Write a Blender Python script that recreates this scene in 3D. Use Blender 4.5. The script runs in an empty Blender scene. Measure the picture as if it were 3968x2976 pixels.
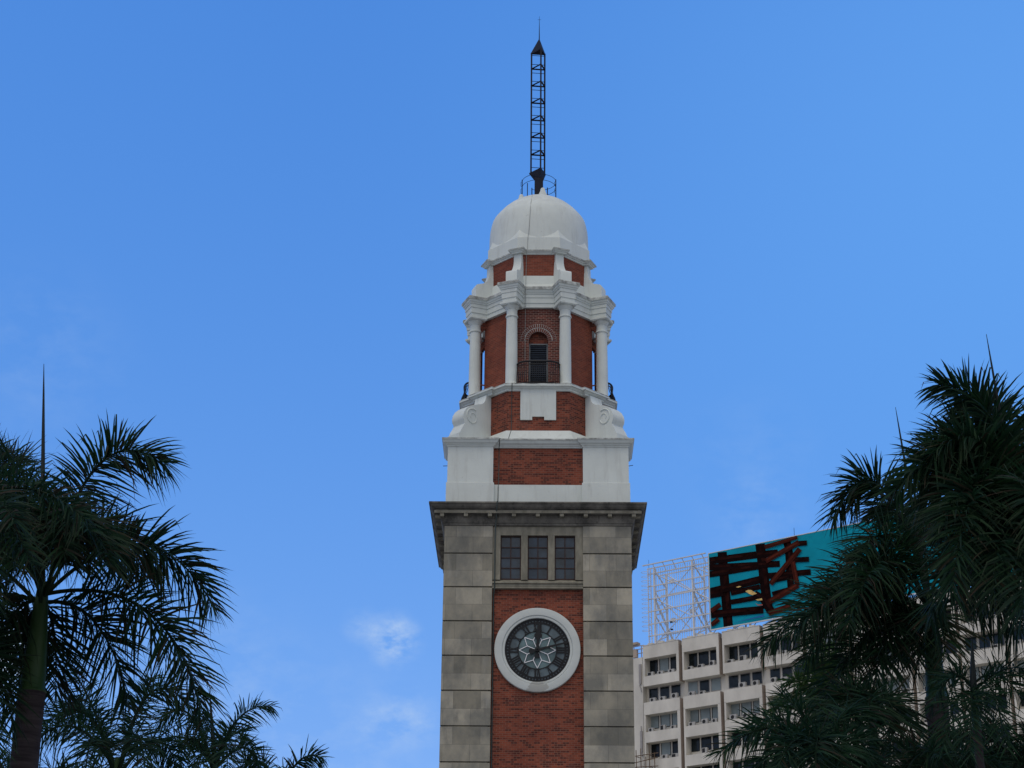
import bpy, bmesh, math, random
from mathutils import Vector, Matrix
random.seed(7)
R_ = math.radians
C = bpy.context.scene
COL = C.collection

# ------------------------------------------------------------------ camera
FPX = 7514.95                      # focal length in pixels of the 3968 px wide photograph
CAMZ = 1.6
PITCH, YAW, ROLL = 0.395116, -0.01470405, 0.00916535
Fv = Vector((math.sin(YAW)*math.cos(PITCH), math.cos(YAW)*math.cos(PITCH), math.sin(PITCH)))
Rv = Vector((math.cos(YAW), -math.sin(YAW), 0.0))
Uv = Rv.cross(Fv)
Rv, Uv = (Rv*math.cos(ROLL)+Uv*math.sin(ROLL)), (Uv*math.cos(ROLL)-Rv*math.sin(ROLL))
cd = bpy.data.cameras.new('camera'); cam = bpy.data.objects.new('camera', cd); COL.objects.link(cam)
cd.sensor_width = 36.0; cd.lens = FPX/3968*36.0; cd.clip_start = 0.1; cd.clip_end = 6000
M3 = Matrix((Rv, Uv, -Fv)).transposed()
cam.matrix_world = Matrix.Translation((0, 0, CAMZ)) @ M3.to_4x4()
C.camera = cam
C.render.resolution_x, C.render.resolution_y = 1024, 768

def at(px, py, Y):
    """world point seen at photo pixel (px,py) at ground distance Y"""
    d = Fv + Rv*((px-1984)/FPX) - Uv*((py-1488)/FPX)
    p = d*(Y/d.y)
    return Vector((p.x, p.y, p.z+CAMZ))

# ------------------------------------------------------------------ light
SUN_EL, SUN_AZ = R_(63), R_(203)          # azimuth clockwise from +Y: behind the viewer, to the left
wd = bpy.data.worlds.new('World'); C.world = wd; wd.use_nodes = True
nt = wd.node_tree; nt.nodes.clear()
def N(nt, t, **kw):
    n = nt.nodes.new(t)
    for k, v in kw.items(): setattr(n, k, v)
    return n
out = N(nt, 'ShaderNodeOutputWorld'); bg = N(nt, 'ShaderNodeBackground')
sky = N(nt, 'ShaderNodeTexSky', sky_type='NISHITA', sun_disc=False, sun_elevation=SUN_EL, sun_rotation=SUN_AZ,
        altitude=0.0, air_density=1.0, dust_density=0.35, ozone_density=8.0)
L = nt.links.new
# the camera renders this sky deeper and flatter than the physical one: one tone curve per channel
sepc = N(nt, 'ShaderNodeSeparateColor'); comb = N(nt, 'ShaderNodeCombineColor'); L(sky.outputs[0], sepc.inputs[0])
for ch, (g_, k_) in enumerate(((1.16, .934), (.64, 1.71), (.36, 4.075))):
    pw = N(nt, 'ShaderNodeMath', operation='POWER'); pw.inputs[1].default_value = g_; L(sepc.outputs[ch], pw.inputs[0])
    ml = N(nt, 'ShaderNodeMath', operation='MULTIPLY'); ml.inputs[1].default_value = k_; L(pw.outputs[0], ml.inputs[0]); L(ml.outputs[0], comb.inputs[ch])
tc = N(nt, 'ShaderNodeTexCoord')
# thin cloud wisps at a few places of the sky
noi = N(nt, 'ShaderNodeTexNoise'); noi.inputs['Scale'].default_value = 42; noi.inputs['Detail'].default_value = 7; noi.inputs['Roughness'].default_value = 0.62
mpn = N(nt, 'ShaderNodeMapping'); mpn.inputs['Scale'].default_value = (1, 1, 1.7)
L(tc.outputs['Generated'], mpn.inputs['Vector']); L(mpn.outputs[0], noi.inputs['Vector'])
total = None
CLOUDS = [(1530, 2480, .014, 1.25), (1400, 2425, .010, .45), (1590, 2790, .016, .45), (1480, 2800, .016, .25), (440, 2090, .011, 1.0), (20, 2480, .022, 2.6), (70, 2560, .016, 1.6),
          (1300, 2950, .06, .18), (700, 2900, .06, .22), (2950, 2060, .03, .14), (150, 1400, .05, .10), (2900, 1800, .04, .08), (900, 2550, .04, .12)]
for px, py, rad, amp in CLOUDS:
    d = (at(px, py, 100)-Vector((0, 0, CAMZ))).normalized()
    vm = N(nt, 'ShaderNodeVectorMath', operation='DISTANCE'); vm.inputs[1].default_value = d
    L(tc.outputs['Generated'], vm.inputs[0])
    mr = N(nt, 'ShaderNodeMapRange', interpolation_type='SMOOTHSTEP')
    mr.inputs['From Min'].default_value = 0; mr.inputs['From Max'].default_value = rad*1.3
    mr.inputs['To Min'].default_value = amp; mr.inputs['To Max'].default_value = 0
    L(vm.outputs['Value'], mr.inputs['Value'])
    if total is None: total = mr.outputs[0]
    else:
        ad = N(nt, 'ShaderNodeMath', operation='ADD'); L(total, ad.inputs[0]); L(mr.outputs[0], ad.inputs[1]); total = ad.outputs[0]
nr = N(nt, 'ShaderNodeMapRange'); nr.inputs['From Min'].default_value = .40; nr.inputs['From Max'].default_value = .72
L(noi.outputs['Fac'], nr.inputs['Value'])
mu = N(nt, 'ShaderNodeMath', operation='MULTIPLY', use_clamp=True); L(total, mu.inputs[0]); L(nr.outputs[0], mu.inputs[1])
# the sky pales evenly towards the right of the view
base_sky = comb.outputs[0]
for px, py, rad, amp in ((4300, 900, .42, .85),):
    d = (at(px, py, 100)-Vector((0, 0, CAMZ))).normalized()
    vm = N(nt, 'ShaderNodeVectorMath', operation='DISTANCE'); vm.inputs[1].default_value = d; L(tc.outputs['Generated'], vm.inputs[0])
    mr = N(nt, 'ShaderNodeMapRange', interpolation_type='SMOOTHSTEP'); mr.inputs['From Min'].default_value = 0; mr.inputs['From Max'].default_value = rad
    mr.inputs['To Min'].default_value = amp; mr.inputs['To Max'].default_value = 0; L(vm.outputs['Value'], mr.inputs['Value'])
    hz = N(nt, 'ShaderNodeMixRGB'); hz.inputs[2].default_value = (1.05, 3.05, 7.3, 1); L(mr.outputs[0], hz.inputs[0]); L(base_sky, hz.inputs[1]); base_sky = hz.outputs[0]
mx = N(nt, 'ShaderNodeMixRGB'); mx.inputs[2].default_value = (4.4, 5.6, 7.3, 1)
L(mu.outputs[0], mx.inputs[0]); L(base_sky, mx.inputs[1])
# unseen bright cloud behind and above the viewer, added to neutralise the blue ambient
dt = N(nt, 'ShaderNodeVectorMath', operation='DOT_PRODUCT'); dt.inputs[1].default_value = (0, -.92, .39); L(tc.outputs['Generated'], dt.inputs[0])
b1 = N(nt, 'ShaderNodeMapRange', interpolation_type='SMOOTHSTEP'); b1.inputs['From Min'].default_value = -.25; b1.inputs['From Max'].default_value = .45; L(dt.outputs['Value'], b1.inputs['Value'])
n2 = N(nt, 'ShaderNodeTexNoise'); n2.inputs['Scale'].default_value = 3.2; n2.inputs['Detail'].default_value = 6; L(tc.outputs['Generated'], n2.inputs['Vector'])
b2 = N(nt, 'ShaderNodeMapRange'); b2.inputs['From Min'].default_value = .36; b2.inputs['From Max'].default_value = .56; L(n2.outputs['Fac'], b2.inputs['Value'])
b3 = N(nt, 'ShaderNodeMath', operation='MULTIPLY', use_clamp=True); L(b1.outputs[0], b3.inputs[0]); L(b2.outputs[0], b3.inputs[1])
mx2 = N(nt, 'ShaderNodeMixRGB'); mx2.inputs[2].default_value = (6.2, 5.9, 5.4, 1); L(b3.outputs[0], mx2.inputs[0]); L(mx.outputs[0], mx2.inputs[1])
L(mx2.outputs[0], bg.inputs['Color']); bg.inputs['Strength'].default_value = 0.12
L(bg.outputs[0], out.inputs['Surface'])

sd = bpy.data.lights.new('sun', 'SUN'); sun = bpy.data.objects.new('sun', sd); COL.objects.link(sun)
sd.energy = 0.92; sd.angle = R_(32); sd.color = (1.0, 0.88, 0.68)      # sun behind thin cloud: soft shade only
sv = Vector((math.sin(SUN_AZ)*math.cos(SUN_EL), math.cos(SUN_AZ)*math.cos(SUN_EL), math.sin(SUN_EL)))
sun.rotation_euler = sv.to_track_quat('Z', 'Y').to_euler(); sun.location = sv*200
C.view_settings.view_transform = 'Standard'; C.view_settings.look = 'None'
C.view_settings.exposure = 0.0; C.view_settings.gamma = 1.0

# ------------------------------------------------------------------ materials
def mat(name, col, rough=.8, spec=.3, metal=0.0):
    m = bpy.data.materials.new(name); m.use_nodes = True
    b = m.node_tree.nodes['Principled BSDF']
    b.inputs['Base Color'].default_value = (*col, 1); b.inputs['Roughness'].default_value = rough
    b.inputs['Specular IOR Level'].default_value = spec; b.inputs['Metallic'].default_value = metal
    return m, m.node_tree, b
def noise(nt, scale, vec, detail=4, rough=.6, stretch=None):
    n = N(nt, 'ShaderNodeTexNoise'); n.inputs['Scale'].default_value = scale; n.inputs['Detail'].default_value = detail; n.inputs['Roughness'].default_value = rough
    if stretch:
        mp = N(nt, 'ShaderNodeMapping'); mp.inputs['Scale'].default_value = stretch
        nt.links.new(vec, mp.inputs['Vector']); vec = mp.outputs[0]
    nt.links.new(vec, n.inputs['Vector'])
    return n.outputs['Fac']
def ramp(nt, fac, a, b, lo, hi):
    r = N(nt, 'ShaderNodeMapRange'); r.inputs['From Min'].default_value = a; r.inputs['From Max'].default_value = b
    r.inputs['To Min'].default_value = lo; r.inputs['To Max'].default_value = hi
    nt.links.new(fac, r.inputs['Value']); return r.outputs[0]
def mixc(nt, fac, a, b, mode='MIX'):
    m = N(nt, 'ShaderNodeMixRGB', blend_type=mode)
    for i, v in ((0, fac), (1, a), (2, b)):
        if hasattr(v, 'links') or isinstance(v, bpy.types.NodeSocket): nt.links.new(v, m.inputs[i])
        elif isinstance(v, (int, float)): m.inputs[i].default_value = v
        else: m.inputs[i].default_value = (*v, 1)
    return m.outputs[0]
def coords(nt, which='Object'):
    return N(nt, 'ShaderNodeTexCoord').outputs[which]

def plain(name, col, rough=.8, spec=.3, var=.18, scale=6.0, stretch=None, metal=0.0, dark=None):
    m, nt, b = mat(name, col, rough, spec, metal)
    v = coords(nt)
    f = noise(nt, scale, v, 5, .6, stretch)
    k = ramp(nt, f, .3, .7, 0, 1)
    d = dark or tuple(c*(1-var*2) for c in col)
    l = tuple(min(1, c*(1+var*.4)) for c in col)
    nt.links.new(mixc(nt, k, d, l), b.inputs['Base Color'])
    return m

def stucco():
    m, nt, b = mat('white_stucco', (.6, .6, .56), .85, .2)
    v = coords(nt)
    f1 = ramp(nt, noise(nt, .9, v, 6, .65), .35, .7, 0, 1)
    c = mixc(nt, f1, (.575, .62, .59), (.645, .695, .66))
    f2 = ramp(nt, noise(nt, 1.0, v, 6, .7, (3.2, 3.2, .38)), .53, .74, 0, .5)
    c = mixc(nt, f2, c, (.40, .41, .38))
    f3 = ramp(nt, noise(nt, 5.0, v, 5, .7), .66, .74, 0, .45)
    c = mixc(nt, f3, c, (.20, .20, .18))
    # thin rain dirt that gathers on mouldings and slopes facing upwards
    g = N(nt, 'ShaderNodeNewGeometry'); sx = N(nt, 'ShaderNodeSeparateXYZ'); nt.links.new(g.outputs['Normal'], sx.inputs[0])
    f4 = ramp(nt, sx.outputs['Z'], .35, .95, 0, .55)
    mm = N(nt, 'ShaderNodeMath', operation='MULTIPLY'); nt.links.new(f4, mm.inputs[0]); nt.links.new(ramp(nt, noise(nt, 3, v, 5, .7), .35, .65, .15, 1), mm.inputs[1])
    nt.links.new(mixc(nt, mm.outputs[0], c, (.36, .36, .33)), b.inputs['Base Color'])
    bp = N(nt, 'ShaderNodeBump'); bp.inputs['Strength'].default_value = .12; bp.inputs['Distance'].default_value = .02
    nt.links.new(noise(nt, 14, v, 4), bp.inputs['Height']); nt.links.new(bp.outputs[0], b.inputs['Normal'])
    return m

def dirt_shade_stucco():  # mould dirt on the lips; the dark tone also paints in their shade lines
    m, nt, b = mat('dirt_and_shade_stucco', (.4, .4, .37), .9, .15)
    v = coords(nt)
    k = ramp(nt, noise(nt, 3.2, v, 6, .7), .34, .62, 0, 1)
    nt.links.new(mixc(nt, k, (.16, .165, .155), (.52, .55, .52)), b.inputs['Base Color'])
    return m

def bricks(name, c1, c2, mort, msize=.009, dark=.74):
    m, nt, b = mat(name, c1, .9, .15)
    uv = coords(nt, 'UV'); ob = coords(nt)
    t = N(nt, 'ShaderNodeTexBrick'); t.offset = .5
    t.inputs['Scale'].default_value = 1; t.inputs['Brick Width'].default_value = .235; t.inputs['Row Height'].default_value = .0865
    t.inputs['Mortar Size'].default_value = msize; t.inputs['Mortar Smooth'].default_value = .3; t.inputs['Bias'].default_value = .25
    t.inputs['Color1'].default_value = (*c1, 1); t.inputs['Color2'].default_value = (*c2, 1); t.inputs['Mortar'].default_value = (*mort, 1)
    nt.links.new(uv, t.inputs['Vector'])
    # single dark fired bricks
    w = N(nt, 'ShaderNodeTexWhiteNoise', noise_dimensions='2D')
    mp = N(nt, 'ShaderNodeVectorMath', operation='DIVIDE'); mp.inputs[1].default_value = (.235, .0865, 1)
    sn = N(nt, 'ShaderNodeVectorMath', operation='FLOOR')
    sp = N(nt, 'ShaderNodeSeparateXYZ'); nt.links.new(uv, mp.inputs[0]); nt.links.new(mp.outputs[0], sp.inputs[0])
    fl = N(nt, 'ShaderNodeMath', operation='FLOOR'); nt.links.new(sp.outputs['Y'], fl.inputs[0])
    md = N(nt, 'ShaderNodeMath', operation='MODULO'); nt.links.new(fl.outputs[0], md.inputs[0]); md.inputs[1].default_value = 2
    hf = N(nt, 'ShaderNodeMath', operation='MULTIPLY_ADD'); nt.links.new(md.outputs[0], hf.inputs[0]); hf.inputs[1].default_value = .5; nt.links.new(sp.outputs['X'], hf.inputs[2])
    cb = N(nt, 'ShaderNodeCombineXYZ'); nt.links.new(hf.outputs[0], cb.inputs[0]); nt.links.new(sp.outputs['Y'], cb.inputs[1])
    nt.links.new(cb.outputs[0], sn.inputs[0]); nt.links.new(sn.outputs[0], w.inputs['Vector'])
    lowf = noise(nt, .8, ob, 3, .6, (1, 1, 2.2))
    th = N(nt, 'ShaderNodeMath', operation='ADD'); nt.links.new(w.outputs['Value'], th.inputs[0]); nt.links.new(ramp(nt, lowf, .3, .7, -.22, .22), th.inputs[1])
    rw = N(nt, 'ShaderNodeMath', operation='MULTIPLY_ADD'); nt.links.new(md.outputs[0], rw.inputs[0]); rw.inputs[1].default_value = .24; nt.links.new(th.outputs[0], rw.inputs[2])
    dk = ramp(nt, rw.outputs[0], .66, .90, 0, dark)
    mk = N(nt, 'ShaderNodeMath', operation='MULTIPLY'); nt.links.new(dk, mk.inputs[0])
    iv = N(nt, 'ShaderNodeMath', operation='SUBTRACT'); iv.inputs[0].default_value = 1; nt.links.new(t.outputs['Fac'], iv.inputs[1]); nt.links.new(iv.outputs[0], mk.inputs[1])
    c = mixc(nt, mk.outputs[0], t.outputs['Color'], (.055, .022, .02))
    f = ramp(nt, noise(nt, .55, ob, 5, .65), .32, .68, 0, 1)
    c = mixc(nt, 1.0, c, mixc(nt, f, (.74, .70, .72), (1.12, 1.1, 1.06)), 'MULTIPLY')
    f2 = ramp(nt, noise(nt, 1.1, ob, 5, .7), .60, .68, 0, .5)
    c = mixc(nt, f2, c, (.10, .05, .045))
    nt.links.new(c, b.inputs['Base Color'])
    bp = N(nt, 'ShaderNodeBump'); bp.inputs['Strength'].default_value = .4; bp.inputs['Distance'].default_value = .01; bp.invert = True
    nt.links.new(t.outputs['Fac'], bp.inputs['Height']); nt.links.new(bp.outputs[0], b.inputs['Normal'])
    return m

def ashlar():
    m, nt, b = mat('granite_ashlar', (.2, .2, .18), .9, .15)
    uv = coords(nt, 'UV'); ob = coords(nt)
    mp = N(nt, 'ShaderNodeMapping'); mp.inputs['Location'].default_value = (.07, -26.432 + .7345*36 + .014, 0)
    nt.links.new(uv, mp.inputs['Vector'])
    t = N(nt, 'ShaderNodeTexBrick'); t.offset = .37; t.squash = 1.0
    t.inputs['Scale'].default_value = 1; t.inputs['Brick Width'].default_value = 1.12; t.inputs['Row Height'].default_value = .7345
    t.inputs['Mortar Size'].default_value = .007; t.inputs['Mortar Smooth'].default_value = .4; t.inputs['Bias'].default_value = 0
    t.inputs['Color1'].default_value = (.365, .348, .292, 1); t.inputs['Color2'].default_value = (.215, .207, .172, 1); t.inputs['Mortar'].default_value = (.15, .145, .125, 1)
    nt.links.new(mp.outputs[0], t.inputs['Vector'])
    f = ramp(nt, noise(nt, 1.1, ob, 7, .62, (1, 1, .75)), .36, .62, 0, 1)
    c = mixc(nt, 1.0, t.outputs['Color'], mixc(nt, f, (.68, .70, .72), (1.16, 1.13, 1.07)), 'MULTIPLY')
    f2 = ramp(nt, noise(nt, 1.3, ob, 6, .7, (1.5, 1.5, .55)), .55, .74, 0, .55)
    c = mixc(nt, f2, c, (.10, .102, .098))
    f3 = ramp(nt, noise(nt, 1.7, ob, 4, .6, (1.8, 1.8, .4)), .60, .75, 0, .4)
    c = mixc(nt, f3, c, (.33, .33, .30))
    nt.links.new(c, b.inputs['Base Color'])
    bp = N(nt, 'ShaderNodeBump'); bp.inputs['Strength'].default_value = .25; bp.inputs['Distance'].default_value = .02
    nt.links.new(noise(nt, 9, ob, 5), bp.inputs['Height']); nt.links.new(bp.outputs[0], b.inputs['Normal'])
    return m

def cornice_stone():
    m, nt, b = mat('stained_cornice_stone', (.15, .15, .13), .9, .15)
    ob = coords(nt)
    f = ramp(nt, noise(nt, 1.4, ob, 6, .68, (1, 1, .7)), .36, .66, 0, 1)
    c = mixc(nt, f, (.075, .073, .065), (.215, .205, .175))
    f2 = ramp(nt, noise(nt, 2.0, ob, 6, .7, (2.2, 2.2, .35)), .57, .70, 0, .8)
    c = mixc(nt, f2, c, (.028, .028, .027))
    nt.links.new(c, b.inputs['Base Color'])
    return m

def clock_stone():
    m, nt, b = mat('clock_surround', (.55, .58, .55), .85, .2)
    v = coords(nt)
    c = mixc(nt, ramp(nt, noise(nt, 2, v, 5), .3, .7, 0, 1), (.50, .535, .51), (.57, .605, .575))
    d = N(nt, 'ShaderNodeVectorMath', operation='DISTANCE'); d.inputs[1].default_value = (.02, -3.85, 20.62); nt.links.new(v, d.inputs[0])
    k = N(nt, 'ShaderNodeMath', operation='ADD'); nt.links.new(d.outputs['Value'], k.inputs[0]); nt.links.new(ramp(nt, noise(nt, 3.2, v, 5, .65), .3, .7, -.35, .35), k.inputs[1])
    nt.links.new(mixc(nt, ramp(nt, k.outputs[0], .42, .52, .8, 0), c, (.34, .34, .31)), b.inputs['Base Color'])
    return m

def glass(name, col, rough=.12, tint=.5, spec=.5):
    m, nt, b = mat(name, col, rough, spec)
    v = coords(nt)
    f = ramp(nt, noise(nt, 1.6, v, 2), .35, .65, 0, 1)
    nt.links.new(mixc(nt, f, tuple(c*tint for c in col), col), b.inputs['Base Color'])
    return m

def foliage(name, c1, c2, brown):
    m, nt, b = mat(name, c1, .6, .12)
    a = N(nt, 'ShaderNodeAttribute', attribute_name='tint')
    s = N(nt, 'ShaderNodeSeparateColor'); nt.links.new(a.outputs['Color'], s.inputs[0])
    c = mixc(nt, s.outputs[0], c1, c2)
    c = mixc(nt, s.outputs[1], c, brown)
    nt.links.new(c, b.inputs['Base Color'])
    tr = N(nt, 'ShaderNodeBsdfTranslucent'); nt.links.new(c, tr.inputs['Color'])
    mixs = N(nt, 'ShaderNodeMixShader'); mixs.inputs[0].default_value = .32
    o = nt.nodes['Material Output']
    nt.links.new(b.outputs[0], mixs.inputs[1]); nt.links.new(tr.outputs[0], mixs.inputs[2]); nt.links.new(mixs.outputs[0], o.inputs['Surface'])
    return m

def palm_bark():
    m, nt, b = mat('palm_bark', (.06, .05, .045), .9, .1)
    v = coords(nt)
    f = noise(nt, 1.0, v, 4, .6, (1.5, 1.5, 14))
    c = mixc(nt, ramp(nt, f, .35, .65, 0, 1), (.026, .021, .023), (.056, .047, .049))
    nt.links.new(c, b.inputs['Base Color'])
    bp = N(nt, 'ShaderNodeBump'); bp.inputs['Strength'].default_value = .4; bp.inputs['Distance'].default_value = .02
    nt.links.new(f, bp.inputs['Height']); nt.links.new(bp.outputs[0], b.inputs['Normal'])
    return m

MT = dict(
    stucco=stucco(), stucco_dirt_shade=dirt_shade_stucco(),
    brick=bricks('red_brick', (.290, .080, .044), (.200, .054, .034), (.225, .125, .09)),
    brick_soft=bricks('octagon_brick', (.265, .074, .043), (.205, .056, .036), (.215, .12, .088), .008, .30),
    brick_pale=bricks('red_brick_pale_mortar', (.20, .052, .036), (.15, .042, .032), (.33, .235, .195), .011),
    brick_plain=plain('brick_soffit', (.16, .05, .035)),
    ashlar=ashlar(), cornice=cornice_stone(),
    frame_stone=plain('window_surround_stone', (.27, .255, .20), .9, .15, .22, 2.2, (1.6, 1.6, .6)),
    iron=plain('dark_iron', (.012, .013, .016), .55, .35, .2, 8),
    dial_iron=plain('clock_iron', (.010, .011, .013), .55, .3, .2, 8),
    steel_dark=plain('dark_painted_steel', (.010, .012, .024), .6, .2, .2, 5),
    bronze=plain('brown_window_frame', (.045, .022, .018), .6, .3, .2, 6),
    glass=glass('dark_window_glass', (.030, .052, .078), .18, .45, .45),
    pane=glass('frosted_dial_glass', (.115, .160, .180), .4, .5, .35),
    pane_core=glass('dial_centre_glass', (.130, .205, .215), .4, .5, .35),
    cable_pale=plain('weathered_cable', (.36, .38, .36), .7, .3, .15, 2),
    star=plain('white_star_bars', (.78, .78, .80), .5, .3, .03),
    louvre=plain('dark_louvre', (.050, .078, .125), .5, .4, .15, 8),
    louvre_frame=plain('grey_door_frame', (.17, .19, .20), .6, .3, .15, 8),
    cable=plain('grey_copper_cable', (.075, .095, .09), .7, .3, .2, 2),
    ring=clock_stone(),
    bwall=plain('pinkish_render', (.67, .635, .55), .9, .15, .12, .55, (1, 1, .45)),
    bside=plain('brown_render', (.45, .37, .305), .9, .15, .16, .8, (1, 1, .3)),
    bglass=glass('office_glass', (.018, .026, .030), .12, .4, .22),
    blind=plain('pale_window_blind', (.26, .31, .31), .7, .3, .1, .8),
    bframe=plain('window_frame_grey', (.33, .31, .29), .7, .3, .1),
    ac=plain('air_conditioner_casing', (.42, .41, .38), .7, .3, .15, 3),
    acdark=plain('air_conditioner_grille', (.02, .02, .02), .7, .3, .2),
    signsteel=plain('pale_sign_steel', (.66, .66, .65), .6, .3, .08, 1.5),
    teal=plain('teal_poster', (.006, .30, .40), .8, .06, .12, .35),
    log=plain('brown_log_print', (.011, .004, .004), .9, .04, .3, .9),
    logred=plain('red_log_print', (.055, .012, .008), .9, .04, .3, .9),
    yellow=plain('yellow_print', (.75, .50, .16), .6, .25, .2, 3),
    blue=plain('blue_print', (.012, .12, .34), .6, .25, .1, .5),
    bamboo=plain('bamboo', (.16, .11, .07), .8, .2, .2, 3),
    frond=foliage('palm_leaf', (.006, .023, .014), (.017, .050, .020), (.033, .024, .015)),
    frond_bright=foliage('young_palm_leaf', (.014, .038, .010), (.040, .085, .018), (.050, .045, .016)),
    rachis=plain('palm_stalk', (.010, .016, .008), .7, .2, .2, 3),
    shaft=plain('green_crownshaft', (.026, .066, .018), .5, .3, .25, 1.2, (1.5, 1.5, .3)),
    bark=palm_bark(),
    spear=plain('spear_leaf', (.010, .016, .015), .6, .25, .15, 3),
    pave=plain('granite_paving', (.30, .29, .27), .9, .15, .15, .6),
)

# ------------------------------------------------------------------ mesh helpers
def setp(o, label=None, cat=None, group=None, kind=None):
    if label: o['label'] = label
    if cat: o['category'] = cat
    if group: o['group'] = group
    if kind: o['kind'] = kind
    return o
def empty(name, loc, label, cat, group=None):
    o = bpy.data.objects.new(name, None); COL.objects.link(o); o.location = loc; o.empty_display_size = .5
    return setp(o, label, cat, group)

class MB:
    def __init__(s): s.v = []; s.f = []; s.m = []; s.tint = None
    def vert(s, p): s.v.append(tuple(p)); return len(s.v)-1
    def face(s, idx, m=0): s.f.append(tuple(idx)); s.m.append(m)
    def poly(s, pts, m=0): s.face([s.vert(p) for p in pts], m)
    def box(s, x0, x1, y0, y1, z0, z1, m=0, M=None):
        P = [(x0, y0, z0), (x1, y0, z0), (x1, y1, z0), (x0, y1, z0), (x0, y0, z1), (x1, y0, z1), (x1, y1, z1), (x0, y1, z1)]
        if M is not None: P = [M @ Vector(p) for p in P]
        i = [s.vert(p) for p in P]
        for q in ((0, 3, 2, 1), (4, 5, 6, 7), (0, 1, 5, 4), (1, 2, 6, 5), (2, 3, 7, 6), (3, 0, 4, 7)): s.face([i[k] for k in q], m)
    def tube(s, pts, rad, n=8, m=0, cap=True, phase=0.0):
        pts = [Vector(p) for p in pts]
        rad = rad if isinstance(rad, (list, tuple)) else [rad]*len(pts)
        rings = []; ref = None
        for k, p in enumerate(pts):
            t = (pts[min(k+1, len(pts)-1)]-pts[max(k-1, 0)]).normalized()
            if ref is None:
                ref = Vector((0, 0, 1)) if abs(t.z) < .9 else Vector((1, 0, 0))
            a = t.cross(ref)
            if a.length < 1e-4: a = t.cross(Vector((0, 1, 0)))
            a.normalize(); b = a.cross(t).normalized(); ref = b
            rings.append([s.vert(p+(a*math.cos(phase+2*math.pi*j/n)+b*math.sin(phase+2*math.pi*j/n))*rad[k]) for j in range(n)])
        for k in range(len(rings)-1):
            A, B = rings[k], rings[k+1]
            for j in range(n): s.face((A[j], B[j], B[(j+1) % n], A[(j+1) % n]), m)
        if cap:
            s.face(rings[0], m); s.face(rings[-1][::-1], m)
    def lathe(s, prof, n=48, m=0, cx=0, cy=0, caps=True):
        rings = [[s.vert((cx+r*math.cos(2*math.pi*j/n), cy+r*math.sin(2*math.pi*j/n), z)) for j in range(n)] for r, z in prof]
        for A, B in zip(rings, rings[1:]):
            for j in range(n): s.face((A[j], A[(j+1) % n], B[(j+1) % n], B[j]), m)
        if caps: s.face(rings[0][::-1], m); s.face(rings[-1], m)
    def sweep(s, plan, prof, m=0, cap_bottom=True, cap_top=True, mats=None):
        """plan: CCW polygon; prof: [(outward offset, z)] from bottom to top"""
        rings = [[s.vert((x, y, z)) for x, y in offset(plan, o)] for o, z in prof]
        n = len(plan)
        for k, (A, B) in enumerate(zip(rings, rings[1:])):
            for j in range(n): s.face((A[j], A[(j+1) % n], B[(j+1) % n], B[j]), mats[k] if mats else m)
        if cap_bottom: s.face(rings[0][::-1], m)
        if cap_top: s.face(rings[-1], m)
    def build(s, name, mats, parent=None, smooth=None, uv=True):
        me = bpy.data.meshes.new(name)
        off = Vector((0, 0, 0))
        me.from_pydata(s.v, [], s.f)
        mats = mats if isinstance(mats, (list, tuple)) else [mats]
        for m in mats: me.materials.append(MT[m])
        if len(mats) > 1: me.polygons.foreach_set('material_index', s.m)
        if uv:
            l = me.uv_layers.new(name='UVMap')
            for p in me.polygons:
                nn = p.normal
                if abs(nn.z) < .8:
                    t = Vector((-nn.y, nn.x, 0)).normalized()
                    for li in p.loop_indices:
                        c = me.vertices[me.loops[li].vertex_index].co
                        l.data[li].uv = (c.dot(t), c.z)
                else:
                    for li in p.loop_indices:
                        c = me.vertices[me.loops[li].vertex_index].co; l.data[li].uv = (c.x, c.y)
        if s.tint is not None:
            a = me.color_attributes.new('tint', 'FLOAT_COLOR', 'POINT')
            flat = []
            for t in s.tint: flat.extend((t[0], t[1], 0, 1))
            a.data.foreach_set('color', flat)
        if smooth is not None:
            me.polygons.foreach_set('use_smooth', [True]*len(me.polygons))
            me.set_sharp_from_angle(angle=R_(smooth))
        me.update()
        o = bpy.data.objects.new(name, me); COL.objects.link(o)
        if parent is not None: o.parent = parent
        return o

def offset(plan, d):
    if abs(d) < 1e-9: return plan
    n = len(plan); res = []
    for i in range(n):
        p0, p1, p2 = Vector(plan[i-1]), Vector(plan[i]), Vector(plan[(i+1) % n])
        e1 = (p1-p0).normalized(); e2 = (p2-p1).normalized()
        n1 = Vector((e1.y, -e1.x)); n2 = Vector((e2.y, -e2.x))
        k = 1+n1.dot(n2)
        res.append(tuple(p1+(n1+n2)*(d/k)))
    return res
def square(h): return [(-h, -h), (h, -h), (h, h), (-h, h)]
def octagon(a):
    r = a/math.cos(math.pi/8)
    return [(r*math.cos(R_(-112.5+45*k)), r*math.sin(R_(-112.5+45*k))) for k in range(8)]
def octa_corners(a, rho, w):
    """octagon of apothem a whose eight corners carry radial blocks of half width w reaching out to rho"""
    pl = []
    for k in range(8):
        th = R_(-112.5+45*k); rd = Vector((math.cos(th), math.sin(th))); td = Vector((-math.sin(th), math.cos(th)))
        def inner(sg):
            fn = th+sg*math.pi/8; nv = Vector((math.cos(fn), math.sin(fn)))
            t = (a-(td*sg*w).dot(nv))/rd.dot(nv); return td*sg*w+rd*t
        pl += [tuple(inner(-1)), tuple(rd*rho-td*w), tuple(rd*rho+td*w), tuple(inner(1))]
    return pl
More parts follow.
